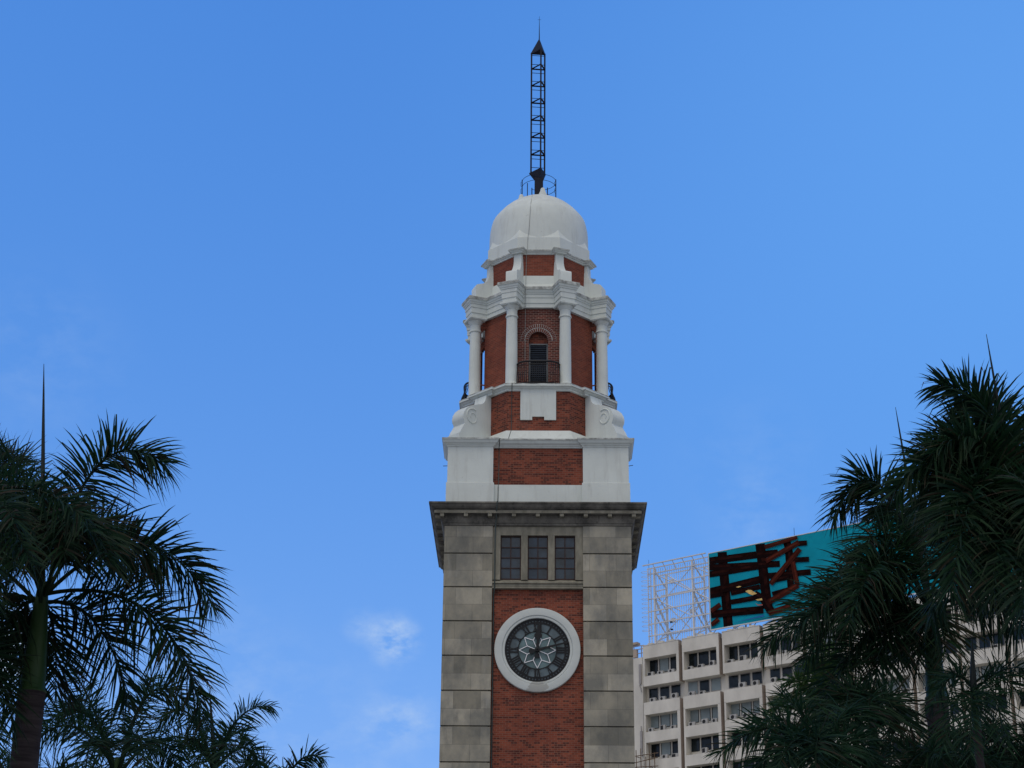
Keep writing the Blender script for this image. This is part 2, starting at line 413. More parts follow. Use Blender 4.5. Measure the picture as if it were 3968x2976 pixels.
def octa_faces(a, d, w):
    """octagon of apothem a with a block of half width w, d proud, in the middle of each diagonal face"""
    pl = []; oc = octagon(a)
    for k in range(8):
        p, q_ = Vector(oc[k]), Vector(oc[(k+1) % 8]); pl.append(tuple(p))
        if k % 2 == 1:
            e = (q_-p).normalized(); mid = (p+q_)/2; nv = Vector((e.y, -e.x))
            pl += [tuple(mid-e*w), tuple(mid-e*w+nv*d), tuple(mid+e*w+nv*d), tuple(mid+e*w)]
    return pl
def rotz(a): return Matrix.Rotation(a, 4, 'Z')

# ------------------------------------------------------------------ ground
g = MB(); g.poly([(-3000, -3000, 0), (3000, -3000, 0), (3000, 3000, 0), (-3000, 3000, 0)])
setp(g.build('ground', 'pave'), kind='structure')

# ------------------------------------------------------------------ clock tower
TW = empty('clock_tower', (0, 82, 0), 'tall red brick and stone clock tower with white domed top and dark lattice mast', 'clock tower')
S = 3.946; BF = 3.70           # pier face, brick face (half widths)
b = MB(); b.box(-BF, BF, -BF, BF, 0, 28.4); b.build('brick_shaft', 'brick', TW)
Z0G = 26.432; DZ = 1.4682
for sx in (-1, 1):
    for sy in (-1, 1):
        p = MB(); x0, x1 = sorted((sx*1.905, sx*S)); y0, y1 = sorted((sy*1.905, sy*S))
        prof = [(0, 0)]
        zs = [Z0G-DZ*k for k in range(17, -1, -1)]
        for z in zs: prof += [(0, z-.036), (-.025, z-.020), (-.10, z-.014), (-.10, z+.030), (0, z+.034)]
        prof += [(0, 27.645)]
        p.sweep([(x0, y0), (x1, y0), (x1, y1), (x0, y1)], prof)
        p.build('corner_pier', 'ashlar', TW)
# three-light window group under the cornice
w = MB()
yb, yf = -BF, -3.885
for x0, x1 in ((-1.905, -1.572), (-.702, -.424), (.434, .712), (1.583, 1.905)): w.box(x0, x1, yf, yb+.01, 25.30, 27.255)
w.box(-1.905, 1.905, yf-.004, yb+.01, 27.255, 27.645)
i = [w.vert(v) for v in ((-1.903, yf-.05, 25.13), (1.903, yf-.05, 25.13), (1.903, yf-.05, 25.20), (-1.903, yf-.05, 25.20), (1.903, yb-.02, 25.345), (-1.903, yb-.02, 25.345))]
w.face((i[0], i[1], i[2], i[3])); w.face((i[3], i[2], i[4], i[5])); w.face((i[0], i[5], i[4], i[1]))
w.box(-1.904, 1.904, yf-.02, yb+.01, 24.925, 25.005); w.box(-1.904, 1.904, yf-.005, yb+.01, 25.02, 25.118)
w.build('window_surround', 'frame_stone', TW)
for x0, x1 in ((-1.572, -.702), (-.424, .434), (.712, 1.583)):
    f = MB(); z0, z1 = 25.33, 27.255; y0, y1 = -3.762, -3.705
    f.box(x0, x0+.045, y0, y1, z0, z1); f.box(x1-.045, x1, y0, y1, z0, z1)
    f.box(x0+.045, x1-.045, y0, y1, z0, z0+.06); f.box(x0+.045, x1-.045, y0, y1, z1-.05, z1)
    xm = (x0+x1)/2; f.box(xm-.02, xm+.02, y0+.006, y1, z0+.06, z1-.05)
    for k in (1, 2, 3):
        zz = z0+.06+(z1-.11-z0)*k/4
        f.box(x0+.045, xm-.02, y0+.003, y1, zz-.02, zz+.02); f.box(xm+.02, x1-.045, y0+.003, y1, zz-.02, zz+.02)
    fo = f.build('window', 'bronze', TW)
    gl = MB()
    for a in range(2):
        for k in range(4):       # each pane sits at a slightly different angle
            xa = x0+.045+(xm-x0-.045)*a if a == 0 else xm; xb = xm if a == 0 else x1-.045
            za = z0+.06+(z1-.11-z0)*k/4; zb = z0+.06+(z1-.11-z0)*(k+1)/4
            t1, t2 = random.uniform(-.006, .006), random.uniform(-.006, .006)
            gl.poly([(xa, -3.722+t1, za), (xb, -3.722-t1, za), (xb, -3.722-t1+t2, zb), (xa, -3.722+t1+t2, zb)])
    gl.build('pane', 'glass', fo)
# main cornice with its blocks
c = MB()
c.sweep(square(S), [(.0, 27.64), (.05, 27.66), (.05, 27.735), (.09, 27.755), (.16, 27.90), (.175, 27.925), (.175, 28.075), (.43, 28.08), (.43, 28.205), (.37, 28.215),
                    (.37, 28.255), (.44, 28.27), (.53, 28.33), (.60, 28.43), (.655, 28.45), (.655, 28.512), (.0, 28.56)], mats=[0]*6+[0, 1]+[0]*8)
for k in range(9):
    x = -4.05+8.1*k/8
    for r in range(4):
        Mx = rotz(r*math.pi/2)
        c.box(x-.085, x+.085, -(S+.40), -(S+.17), 27.955, 28.082, 1, Mx)
c.build('cornice', ['cornice', 'frame_stone'], TW)
# white attic stage
a = MB()
A1 = 3.93; A2 = 3.885; AB = 3.72
a.box(-AB, AB, -AB, AB, 28.5, 31.3, 1)
a.box(-AB-.055, AB+.055, -AB-.055, AB+.055, 28.5, 29.555, 0)
a.build('attic_wall', ['stucco', 'brick'], TW)
for sx in (-1, 1):
    for sy in (-1, 1):
        p = MB(); x0, x1 = sorted((sx*1.925, sx*A2)); y0, y1 = sorted((sy*1.925, sy*A2))
        p.sweep([(x0, y0), (x1, y0), (x1, y1), (x0, y1)], [(.045, 28.5), (.045, 29.60), (0, 29.625), (0, 31.27)]); p.build('attic_pier', 'stucco', TW)
pl = []
for k in range(4):
    for (x, y) in ((-A2, -A2), (-1.925, -A2), (-1.925, -3.76), (1.925, -3.76), (1.925, -A2)):
        v = rotz(k*math.pi/2) @ Vector((x, y, 0)); pl.append((v.x, v.y))
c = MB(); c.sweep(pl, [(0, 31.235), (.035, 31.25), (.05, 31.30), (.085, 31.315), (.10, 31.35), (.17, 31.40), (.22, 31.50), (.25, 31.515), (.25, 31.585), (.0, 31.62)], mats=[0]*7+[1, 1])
c.build('attic_cornice', ['stucco', 'stucco_dirt_shade'], TW)
for sx, zz, dz in ((-1, 30.62, -.01), (1, 30.63, .05)):
    m = MB(); m.tube([(sx*3.86, -3.2, zz), (sx*4.11, -3.2, zz+dz)], .014, 6); m.build('iron_pin', 'bronze', TW)
# octagonal base
OA = 3.30
m = MB(); m.sweep(octagon(OA+.05), [(.35, 31.6), (.3, 31.72), (0, 32.21)], 0); m.build('plinth', 'stucco', TW)
m = MB(); m.sweep(octagon(OA), [(0, 32.0), (0, 34.12)]); m.build('octagon_wall', 'brick', TW)
m = MB(); yq = -OA-.07
m.box(-.78, .78, yq, -OA+.01, 32.865, 34.11); m.box(-.78, -.262, yq, -OA+.01, 32.71, 32.865); m.box(.262, .78, yq, -OA+.01, 32.71, 32.865)
m.build('plaque', 'stucco', TW)
# scrolled buttresses on the four diagonals
BP = [(3.0, 34.10), (3.60, 34.10), (3.605, 34.02), (3.63, 33.90), (3.68, 33.78), (3.76, 33.67), (3.88, 33.585), (4.02, 33.54), (4.10, 33.535), (4.11, 33.50), (4.36, 33.42), (4.60, 33.30), (4.80, 33.12), (4.92, 32.92),
      (4.965, 32.74), (4.94, 32.58), (4.87, 32.47), (4.86, 32.42), (4.94, 32.27), (5.05, 32.10), (5.11, 31.95), (5.12, 31.90), (5.19, 31.89), (5.19, 31.60), (3.0, 31.60)]
for k in range(4):
    th = R_(-135+90*k); rd = Vector((math.cos(th), math.sin(th), 0)); td = Vector((-math.sin(th), math.cos(th), 0))
    m = MB(); hw = .36
    A_ = [m.vert(rd*r-td*hw+Vector((0, 0, z))) for r, z in BP]; B_ = [m.vert(rd*r+td*hw+Vector((0, 0, z))) for r, z in BP]
    for j in range(len(BP)-1): m.face((A_[j], A_[j+1], B_[j+1], B_[j]))
    # side faces as fans over a triangulated outline
    m.face(A_[::-1]); m.face(B_)
    for sg in (-1, 1):
        pts = []
        for q in range(34):
            an = R_(118)-q*R_(15.5); rr = .40*(1-q/46.0)
            pts.append(rd*(4.42+rr*math.cos(an))+td*sg*(hw+.004)+Vector((0, 0, 32.83+rr*math.sin(an))))
        m.tube(pts, [.04*(1-.4*q/34) for q in range(34)], 6)
    m.build('scroll_buttress', 'stucco', TW, 35)
# balcony slab
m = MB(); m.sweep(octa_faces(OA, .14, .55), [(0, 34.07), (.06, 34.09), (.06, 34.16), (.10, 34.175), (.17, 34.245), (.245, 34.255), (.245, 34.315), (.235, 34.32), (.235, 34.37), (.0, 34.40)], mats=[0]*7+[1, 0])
m.build('balcony_slab', ['stucco', 'stucco_dirt_shade'], TW)
# belfry wall: octagon, an arched recess on the four main faces
WA = 2.45; Z0, Z1 = 34.37, 38.46
m = MB(); hwid = WA*math.tan(math.pi/8)
HW, SP, SILL, DEP = .43, 36.90, 34.40, .30
for k in range(8):
    Mx = rotz(R_(45*k))
    P = lambda x, y, z: Mx @ Vector((x, y, z))
    if k % 2:
        m.poly([P(-hwid, -WA, Z0), P(hwid, -WA, Z0), P(hwid, -WA, Z1), P(-hwid, -WA, Z1)], 0)
    else:
        m.poly([P(-hwid, -WA, Z0), P(-HW, -WA, Z0), P(-HW, -WA, SP), P(-hwid, -WA, SP)], 1)
        m.poly([P(HW, -WA, Z0), P(hwid, -WA, Z0), P(hwid, -WA, SP), P(HW, -WA, SP)], 1)
        arc = [(-HW*math.cos(math.pi*j/16), SP+HW*math.sin(math.pi*j/16)) for j in range(17)]
        top = [(-hwid+2*hwid*j/16, Z1) for j in range(17)]
        for j in range(16):
            m.poly([P(arc[j][0], -WA, arc[j][1]), P(arc[j+1][0], -WA, arc[j+1][1]), P(top[j+1][0], -WA, top[j+1][1]), P(top[j][0], -WA, top[j][1])], 1)
        m.poly([P(-hwid, -WA, SP), P(-HW, -WA, SP), P(-hwid, -WA, Z1)], 1); m.poly([P(HW, -WA, SP), P(hwid, -WA, SP), P(hwid, -WA, Z1)], 1)
        edge = [(-HW, Z0)]+arc+[(HW, Z0)]
        for j in range(len(edge)-1):
            (xa, za), (xb, zb) = edge[j], edge[j+1]
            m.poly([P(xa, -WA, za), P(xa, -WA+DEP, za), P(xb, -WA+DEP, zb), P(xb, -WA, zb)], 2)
        m.poly([P(-HW, -WA+DEP, Z0), P(HW, -WA+DEP, Z0), P(HW, -WA+DEP, SP+HW), P(-HW, -WA+DEP, SP+HW)], 0)
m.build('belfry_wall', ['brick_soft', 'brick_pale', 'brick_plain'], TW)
# two rings of voussoirs over the front niche
m = MB()
for r0, r1, nb in ((.435, .60, 17), (.63, .79, 25)):
    for j in range(nb):
        a0, a1 = math.pi*(j+.12)/nb, math.pi*(j+.88)/nb
        pts = [(r0*math.cos(a0), r0*math.sin(a0)), (r1*math.cos(a0), r1*math.sin(a0)), (r1*math.cos(a1), r1*math.sin(a1)), (r0*math.cos(a1), r0*math.sin(a1))]
        F_ = [m.vert((x, -WA-.022, SP+z)) for x, z in pts]; K_ = [m.vert((x, -WA+.01, SP+z)) for x, z in pts]
        m.face(F_[::-1], 0)
        for q in range(4): m.face((F_[q], F_[(q+1) % 4], K_[(q+1) % 4], K_[q]), 0)
for r0, r1 in ((.43, .80),):
    ar = [(math.pi*j/32) for j in range(33)]
    for j in range(32):
        m.poly([(r0*math.cos(ar[j]), -WA-.006, SP+r0*math.sin(ar[j])), (r0*math.cos(ar[j+1]), -WA-.006, SP+r0*math.sin(ar[j+1])),
                (r1*math.cos(ar[j+1]), -WA-.006, SP+r1*math.sin(ar[j+1])), (r1*math.cos(ar[j]), -WA-.006, SP+r1*math.sin(ar[j]))], 1)
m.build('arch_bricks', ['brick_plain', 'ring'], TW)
# louvred door in the front niche
d = MB(); yd = -WA+DEP
d.box(-.425, -.365, yd-.12, yd, 34.38, 36.82); d.box(.365, .425, yd-.12, yd, 34.38, 36.82); d.box(-.365, .365, yd-.12, yd, 36.76, 36.82)
d.box(-.365, .365, yd-.028, yd-.004, 34.38, 36.76, 1)  # dark sheet behind the slats stands in for the unlit interior
do = d.build('door', ['louvre_frame', 'iron'], TW)
d = MB()
nl = 26
for k in range(nl):
    z = 34.42+2.33*k/nl
    i = [d.vert(v) for v in ((-.362, yd-.10, z), (.362, yd-.10, z), (.362, yd-.03, z+.052), (-.362, yd-.03, z+.052), (-.362, yd-.10, z+.014), (.362, yd-.10, z+.014))]
    d.face((i[0], i[1], i[5], i[4])); d.face((i[4], i[5], i[2], i[3])); d.face((i[0], i[3], i[2], i[1]))
d.build('louvre', 'louvre', do)
m = MB(); m.box(-.425, .425, yd-.05, yd, 36.82, 37.36); m.build('niche_infill', 'brick', TW)
# columns with capitals, brick nibs behind
RC = 3.12
for k in range(8):
    th = R_(-112.5+45*k); cx, cy = RC*math.cos(th), RC*math.sin(th)
    m = MB()
    m.lathe([(.36, 34.38), (.36, 34.46), (.345, 34.50), (.30, 34.54), (.30, 34.58), (.278, 34.61), (.266, 34.66), (.264, 35.6), (.255, 36.6), (.240, 37.79), (.240, 37.80), (.275, 37.805), (.285, 37.845), (.275, 37.885), (.240, 37.89),
             (.240, 38.16), (.255, 38.165), (.26, 38.19), (.30, 38.25), (.345, 38.32), (.345, 38.345)], 28, 0, cx, cy)
    Mx = Matrix.Translation((cx, cy, 0)) @ rotz(th)
    m.box(-.39, .39, -.39, .39, 38.345, 38.385, 0, Mx); m.box(-.415, .415, -.415, .415, 38.385, 38.47, 0, Mx)
    m.build('column', 'stucco', TW, 35)
    n_ = MB(); Mz = rotz(th)
    n_.box(2.55, 2.95, -.11, .11, 38.08, 38.44, 0, Mz)
    n_.box(2.86, 2.95, -.09, .09, 34.38, 38.08, 0, Mz)
    for j in range(5):
        n_.box(2.80-.05*j, 2.86-.05*j, -.10, .10, 38.08-.20*(1-j/5)**2, 38.08, 0, Mz)
    n_.box(2.5, 2.87, -.02, .02, 35.28, 35.33, 0, Mz)
    n_.build('brick_nib', 'brick', TW)
# iron balcony railings on three sides
for k in (0, 2, 6):
    Mx = rotz(R_(45*k)); m = MB()
    xs = [-.93+1.86*j/22 for j in range(23)]
    def bow(x): return -2.98-.40*max(0, 1-(abs(x)/.93)**3.2)**.5
    def P(x, z, b_): return Mx @ Vector((x*(1+.02*b_), bow(x)-b_*.13, z))
    for zz, bb, rr in ((35.50, 0, .042), (34.47, .25, .026), (35.36, .05, .018)): m.tube([P(x, zz, bb) for x in xs], rr, 6)
    for j in range(0, 23):
        x = xs[j]
        m.tube([P(x, 34.44, .15), P(x, 34.56, .8), P(x, 34.72, 1.15), P(x, 34.90, .95), P(x, 35.08, .35), P(x, 35.25, .0), P(x, 35.50, 0)], .017, 5)
    m.build('balcony_railing', 'iron', TW, 40)
# entablature
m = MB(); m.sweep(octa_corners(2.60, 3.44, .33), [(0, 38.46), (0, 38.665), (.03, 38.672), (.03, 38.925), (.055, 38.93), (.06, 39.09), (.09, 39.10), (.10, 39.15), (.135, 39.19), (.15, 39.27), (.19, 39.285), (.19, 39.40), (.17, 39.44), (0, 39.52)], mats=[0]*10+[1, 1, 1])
m.build('entablature', ['stucco', 'stucco_dirt_shade'], TW)
# upper drum
m = MB(); DA = 2.26
m.sweep(octagon(DA+.02), [(.22, 39.46), (.06, 39.75), (0, 40.2)], 0); m.build('drum_band', 'stucco', TW)
m = MB(); m.sweep(octagon(DA), [(0, 40.0), (0, 41.32)]); m.build('drum_wall', 'brick_soft', TW)
CP = [(2.1, 41.31), (2.52, 41.31), (2.525, 41.10), (2.53, 40.88), (2.56, 40.72), (2.62, 40.55), (2.70, 40.40), (2.82, 40.29), (2.95, 40.235), (3.02, 40.23), (3.03, 40.19), (3.12, 40.18), (3.20, 40.13), (3.235, 40.05), (3.235, 39.46), (2.1, 39.46)]
for k in range(8):
    th = R_(-112.5+45*k); rd = Vector((math.cos(th), math.sin(th), 0)); td = Vector((-math.sin(th), math.cos(th), 0))
    m = MB()
    hws = [.20 if z > 40.3 else .255 for r, z in CP]; hws = [.19, .19, .19, .19, .192, .20, .215, .235, .25, .255, .27, .27, .27, .27, .27, .27]
    A_ = [m.vert(rd*r-td*h+Vector((0, 0, z))) for (r, z), h in zip(CP, hws)]; B_ = [m.vert(rd*r+td*h+Vector((0, 0, z))) for (r, z), h in zip(CP, hws)]
    for j in range(len(CP)-1): m.face((A_[j], A_[j+1], B_[j+1], B_[j]))
    m.face(A_[::-1]); m.face(B_)
    m.build('drum_console', 'stucco', TW, 35)
m = MB(); m.sweep(octa_corners(DA, 2.60, .235), [(0, 41.27), (.04, 41.28), (.05, 41.335), (.085, 41.35), (.12, 41.40), (.155, 41.41), (.155, 41.475), (.0, 41.50)], mats=[0]*5+[1, 1]); m.build('drum_cornice', ['stucco', 'stucco_dirt_shade'], TW)
# dome
m = MB()
m.sweep(octagon(2.36), [(0, 41.46), (0, 42.13), (-.06, 42.15)])
m.lathe([(2.33, 42.05), (2.33, 42.35), (2.33, 42.65), (2.325, 42.95), (2.315, 43.25), (2.29, 43.5), (2.25, 43.72), (2.20, 43.92), (2.15, 44.03), (2.13, 44.06), (1.98, 44.26), (1.78, 44.50), (1.55, 44.72), (1.30, 44.91), (1.0, 45.09), (.7, 45.23), (.4, 45.33), (.1, 45.37)], 72)
for k in range(8):     # broaches that turn the octagon into the round
    th = R_(-112.5+45*k); rd = Vector((math.cos(th), math.sin(th), 0)); td = Vector((-math.sin(th), math.cos(th), 0))
    rc = 2.36/math.cos(math.pi/8)
    tip = rd*2.325+Vector((0, 0, 42.62)); c0 = rd*(rc-.05)+Vector((0, 0, 42.14))
    e1 = Matrix.Rotation(math.pi/8*.92, 4, 'Z') @ (rd*2.345)+Vector((0, 0, 42.14)); e2 = Matrix.Rotation(-math.pi/8*.92, 4, 'Z') @ (rd*2.345)+Vector((0, 0, 42.14))
    m.poly([c0, e1, tip]); m.poly([e2, c0, tip])
m.build('dome', 'stucco', TW, 13)
for an in (-78, -168, 12, 102):
    m = MB(); m.lathe([(.22, 45.0), (.19, 45.18), (.135, 45.30), (.115, 45.38), (.105, 45.44), (.075, 45.49), (.01, 45.515)], 14, 0, .86*math.cos(R_(an)), .86*math.sin(R_(an))); m.build('dome_finial', 'stucco', TW, 40)
# railing hoops on the dome top
m = MB()
RR = .81; posts = (-175, -8, 60, 115)
for an in posts: m.tube([(RR*math.cos(R_(an)), RR*math.sin(R_(an)), 45.1), (RR*math.cos(R_(an)), RR*math.sin(R_(an)), 46.36)], .026, 6)
m.tube([(-.55, -.5, 45.1), (-.55, -.5, 45.95)], .022, 6)
for zz in (46.28, 45.97):
    m.tube([(RR*math.cos(R_(a_)), RR*math.sin(R_(a_)), zz) for a_ in range(-182, 120, 8)], .012, 5)
for an in (-175, -8):
    for zz in (46.12, 45.75):
        cx, cy = RR*math.cos(R_(an)), RR*math.sin(R_(an)); sg = -1
        m.tube([(cx, cy, zz+.15), (cx+sg*.06, cy, zz+.1), (cx+sg*.06, cy, zz-.1), (cx, cy, zz-.15)], .009, 5)
m.build('dome_railing', 'steel_dark', TW, 40)
# lattice mast: three legs on a square stem
MX = -.01
m = MB(); LEG = [(-.389, .12), (.263, .20), (.072, -.33)]
m.tube([(MX, -.02, 45.2), (MX, -.02, 46.42)], .29, 4, 0, True, math.pi/4)
lo = [(-.2, -.2), (.2, -.2), (.2, .2), (-.2, .2)]
tri = [Vector((x*1.22-.0, y*1.22, 0)) for x, y in LEG]
A_ = [m.vert((MX-.19, .12, 46.40)), m.vert((MX+.20, .16, 46.40)), m.vert((MX+.03, -.24, 46.40))]
B_ = [m.vert(t+Vector((0, 0, 46.80))) for t in tri]; D_ = [m.vert(t+Vector((0, 0, 46.86))) for t in tri]
for X, Y_ in ((A_, B_), (B_, D_)):
    for j in range(3): m.face((X[j], X[(j+1) % 3], Y_[(j+1) % 3], Y_[j]))
m.face(D_)
mo = m.build('lattice_mast', 'steel_dark', TW)
for x, y in LEG:
    l = MB(); l.box(x-.040, x+.040, y-.040, y+.040, 46.86, 53.56); l.build('mast_leg', 'steel_dark', mo)
for k in range(6):
    z = 52.65-.962*k; m = MB()
    for p_, q_ in ((0, 1), (1, 2), (2, 0)): m.tube([(*LEG[p_], z), (*LEG[q_], z)], .044, 4)
    m.build('mast_brace', 'steel_dark', mo)
for z in [52.65-.962*k+dz for k in range(7) for dz in (-.22, .27)]+[53.43]:
    if 46.95 < z < 53.5:
        m = MB(); m.tube([(*LEG[0], z), (*LEG[1], z)], .017, 4); m.build('mast_rung', 'steel_dark', mo)
m = MB(); top = m.vert((-.012, 0, 54.34))
B_ = [m.vert((x*1.12, y*1.12, 53.55)) for x, y in LEG]; D_ = [m.vert((x*1.12, y*1.12, 53.50)) for x, y in LEG]
for j in range(3): m.face((B_[j], B_[(j+1) % 3], top)); m.face((D_[j], D_[(j+1) % 3], B_[(j+1) % 3], B_[j]))
m.face(D_[::-1])
m.tube([(-.012, 0, 54.25), (-.012, 0, 54.9), (-.012, 0, 55.62)], [.030, .020, .007], 6)
m.tube([(-.10, 0, 55.42), (.07, 0, 55.42)], .008, 5)
m.build('mast_cap', 'steel_dark', mo)
# lightning conductor running down the front
m = MB()
def dome_pt(x, z, r): return (x, -math.sqrt(max(0, r*r-x*x))-.012, z)
dp = [(1.0, 45.09), (1.55, 44.72), (1.98, 44.26), (2.14, 44.06), (2.28, 43.6), (2.325, 43.1), (2.335, 42.65), (2.34, 42.35)]
pts = [dome_pt(-.30-.17*j/7, z, r) for j, (r, z) in enumerate(dp)]
m.tube([(-.15, -.5, 45.31)]+pts+[(-.50, -2.38, 42.15), (-.53, -2.375, 41.5), (-.55, -2.43, 41.47), (-.55, -2.42, 41.40), (-.56, -2.28, 41.3), (-.58, -2.29, 40.2), (-.59, -2.46, 39.5), (-.60, -2.81, 39.41), (-.60, -2.80, 39.28), (-.60, -2.67, 39.05), (-.60, -2.64, 38.5), (-.60, -2.48, 38.42), (-.60, -2.47, 34.45)], .011, 5)
m.build('lightning_cable', 'cable_pale', TW, 60)
m = MB()
m.tube([(-1.15, -3.56, 34.37), (-1.15, -3.56, 34.25), (-1.16, -3.32, 34.07), (-1.17, -3.32, 32.25), (-1.3, -3.7, 31.63), (-1.66, -4.03, 31.58), (-1.66, -3.98, 31.45), (-1.68, -3.74, 31.2), (-1.69, -3.74, 29.6), (-1.70, -3.79, 29.5), (-1.71, -3.80, 28.6)], .016, 5)
m.tube([(-1.71, -4.61, 28.52), (-1.72, -4.62, 28.44), (-1.74, -4.40, 28.2), (-1.75, -4.13, 27.95), (-1.78, -4.02, 27.7), (-1.80, -3.93, 27.2), (-1.80, -3.93, 24.9), (-1.84, -3.75, 24.7), (-1.845, -3.745, 2.0)], .030, 6)
m.build('lightning_cable', 'cable', TW, 60)
# clock
CZ_ = 22.32
def ringmesh(m, r0, r1, y, n=96, mi=0, z=CZ_):
    I = [m.vert((r0*math.cos(2*math.pi*j/n), y, z+r0*math.sin(2*math.pi*j/n))) for j in range(n)]
    O = [m.vert((r1*math.cos(2*math.pi*j/n), y, z+r1*math.sin(2*math.pi*j/n))) for j in range(n)]
    for j in range(n): m.face((I[j], I[(j+1) % n], O[(j+1) % n], O[j]), mi)
def profring(m, prof, n=96, mi=0):
    rs = [[m.vert((r*math.cos(2*math.pi*j/n), y, CZ_+r*math.sin(2*math.pi*j/n))) for j in range(n)] for r, y in prof]
    for A, B in zip(rs, rs[1:]):
        for j in range(n): m.face((A[j], A[(j+1) % n], B[(j+1) % n], B[j]), mi)
m = MB()
profring(m, [(1.352, -3.69), (1.352, -3.80), (1.37, -3.815), (1.44, -3.82), (1.452, -3.80), (1.465, -3.83), (1.48, -3.845), (1.73, -3.86), (1.775, -3.845), (1.785, -3.82), (1.785, -3.69)])
CK = m.build('clock', 'ring', TW, 30)
m = MB()
n = 64
ctr = m.vert((0, -3.712, CZ_))
W8 = [(0, .775)]
for j in range(16):           # inner disc wedges and outer wedges as separate leaded panes
    a0, a1 = 2*math.pi*j/16, 2*math.pi*(j+1)/16
    t = random.uniform(-.004, .004)
    m.poly([(0, -3.712, CZ_), (.80*math.cos(a0), -3.712+t, CZ_+.80*math.sin(a0)), (.80*math.cos((a0+a1)/2), -3.712-t, CZ_+.80*math.sin((a0+a1)/2)), (.80*math.cos(a1), -3.712-t, CZ_+.80*math.sin(a1))], 1)
for j in range(24):
    a0, a1 = 2*math.pi*j/24, 2*math.pi*(j+1)/24
    t = random.uniform(-.006, .006); t2 = random.uniform(-.006, .006)
    m.poly([(.80*math.cos(a0), -3.712+t, CZ_+.80*math.sin(a0)), (1.34*math.cos(a0), -3.712-t+t2, CZ_+1.34*math.sin(a0)), (1.34*math.cos(a1), -3.712-t-t2, CZ_+1.34*math.sin(a1)), (.80*math.cos(a1), -3.712+t, CZ_+.80*math.sin(a1))])
m.build('dial', ['pane', 'pane_core'], CK)
m = MB(); YN = -3.735
ringmesh(m, .775, .815, YN); ringmesh(m, 1.135, 1.205, YN); ringmesh(m, 1.265, 1.352, YN)
for j in range(60):
    a_ = math.pi/2-2*math.pi*j/60; rd = Vector((math.cos(a_), 0, math.sin(a_))); td = Vector((-math.sin(a_), 0, math.cos(a_)))
    hw = .038 if j % 5 else .05
    cc = Vector((0, YN, CZ_))
    m.poly([cc+rd*1.20-td*hw, cc+rd*1.27-td*hw, cc+rd*1.27+td*hw, cc+rd*1.20+td*hw])
m.build('minute_track', 'dial_iron', CK)
YR = -3.742
ROM = ['XII', 'I', 'II', 'III', 'IIII', 'V', 'VI', 'VII', 'VIII', 'IX', 'X', 'XI']
WD = {'I': .095, 'V': .17, 'X': .17}
for h, txt in enumerate(ROM):
    m = MB()
    th = 2*math.pi*h/12; rd = Vector((math.sin(th), 0, math.cos(th))); td = Vector((math.cos(th), 0, -math.sin(th))); cc = Vector((0, YR, CZ_))
    tot = sum(WD[c_] for c_ in txt); x = -tot/2
    r0, r1 = .805, 1.145
    def bar(xa, xb, w_, yy=0):
        m.poly([cc+td*(xa-w_)+rd*r0+Vector((0, yy, 0)), cc+td*(xa+w_)+rd*r0+Vector((0, yy, 0)), cc+td*(xb+w_)+rd*r1+Vector((0, yy, 0)), cc+td*(xb-w_)+rd*r1+Vector((0, yy, 0))])
    def serif(xa, xb):
        for ra in (r0-.0, r1-.03): m.poly([cc+td*xa+rd*ra+Vector((0, -.003, 0)), cc+td*xb+rd*ra+Vector((0, -.003, 0)), cc+td*xb+rd*(ra+.03)+Vector((0, -.003, 0)), cc+td*xa+rd*(ra+.03)+Vector((0, -.003, 0))])
    for c_ in txt:
        w_ = WD[c_]; xc = x+w_/2
        if c_ == 'I': bar(xc, xc, .034)
        elif c_ == 'V': bar(xc, xc-.06, .028); bar(xc+.004, xc+.062, .015, -.001)
        else: bar(xc+.055, xc-.055, .028); bar(xc-.055, xc+.055, .015, -.001)
        x += w_
    serif(-tot/2-.005, tot/2+.005)
    m.build('numeral', 'dial_iron', CK)
m = MB(); YS = -3.752
def strip(m, p, q_, w_, y, mi=0):
    p, q_ = Vector(p), Vector(q_); d_ = (q_-p).normalized(); nv = Vector((-d_.y, d_.x))*w_
    pts = [p-nv, q_-nv, q_+nv, p+nv]
    F_ = [m.vert((v.x, y, CZ_+v.y)) for v in pts]; K_ = [m.vert((v.x, y+.02, CZ_+v.y)) for v in pts]
    m.face(F_, mi)
    for j in range(4): m.face((F_[j], K_[j], K_[(j+1) % 4], F_[(j+1) % 4]), mi)
for k in range(8):
    a0 = math.pi/2+k*math.pi/4
    tip = Vector((math.cos(a0), math.sin(a0)))*.762
    for sg in (-1, 1):
        nn = Vector((math.cos(a0+sg*math.pi/8), math.sin(a0+sg*math.pi/8)))
        strip(m, tip, nn*.455, .0145, YS-.0006*k)
    nn = Vector((math.cos(a0+math.pi/8), math.sin(a0+math.pi/8)))
    strip(m, nn*.455, nn*.10, .0145, YS-.006)
m.build('star', 'star', CK)
def hand(name, ang, pts, y):
    m = MB(); a_ = math.pi/2-R_(ang); u = Vector((math.cos(a_), math.sin(a_))); v = Vector((-u.y, u.x))
    half = [(r, w_) for r, w_ in pts]
    prev = None
    for r, w_ in half:
        L_ = u*r+v*w_; R2 = u*r-v*w_
        cur = (m.vert((L_.x, y, CZ_+L_.y)), m.vert((R2.x, y, CZ_+R2.y)), m.vert((L_.x, y+.025, CZ_+L_.y)), m.vert((R2.x, y+.025, CZ_+R2.y)))
        if prev:
            m.face((prev[0], cur[0], cur[1], prev[1])); m.face((prev[0], prev[2], cur[2], cur[0])); m.face((prev[1], cur[1], cur[3], prev[3]))
        prev = cur
    m.build(name, 'dial_iron', CK)
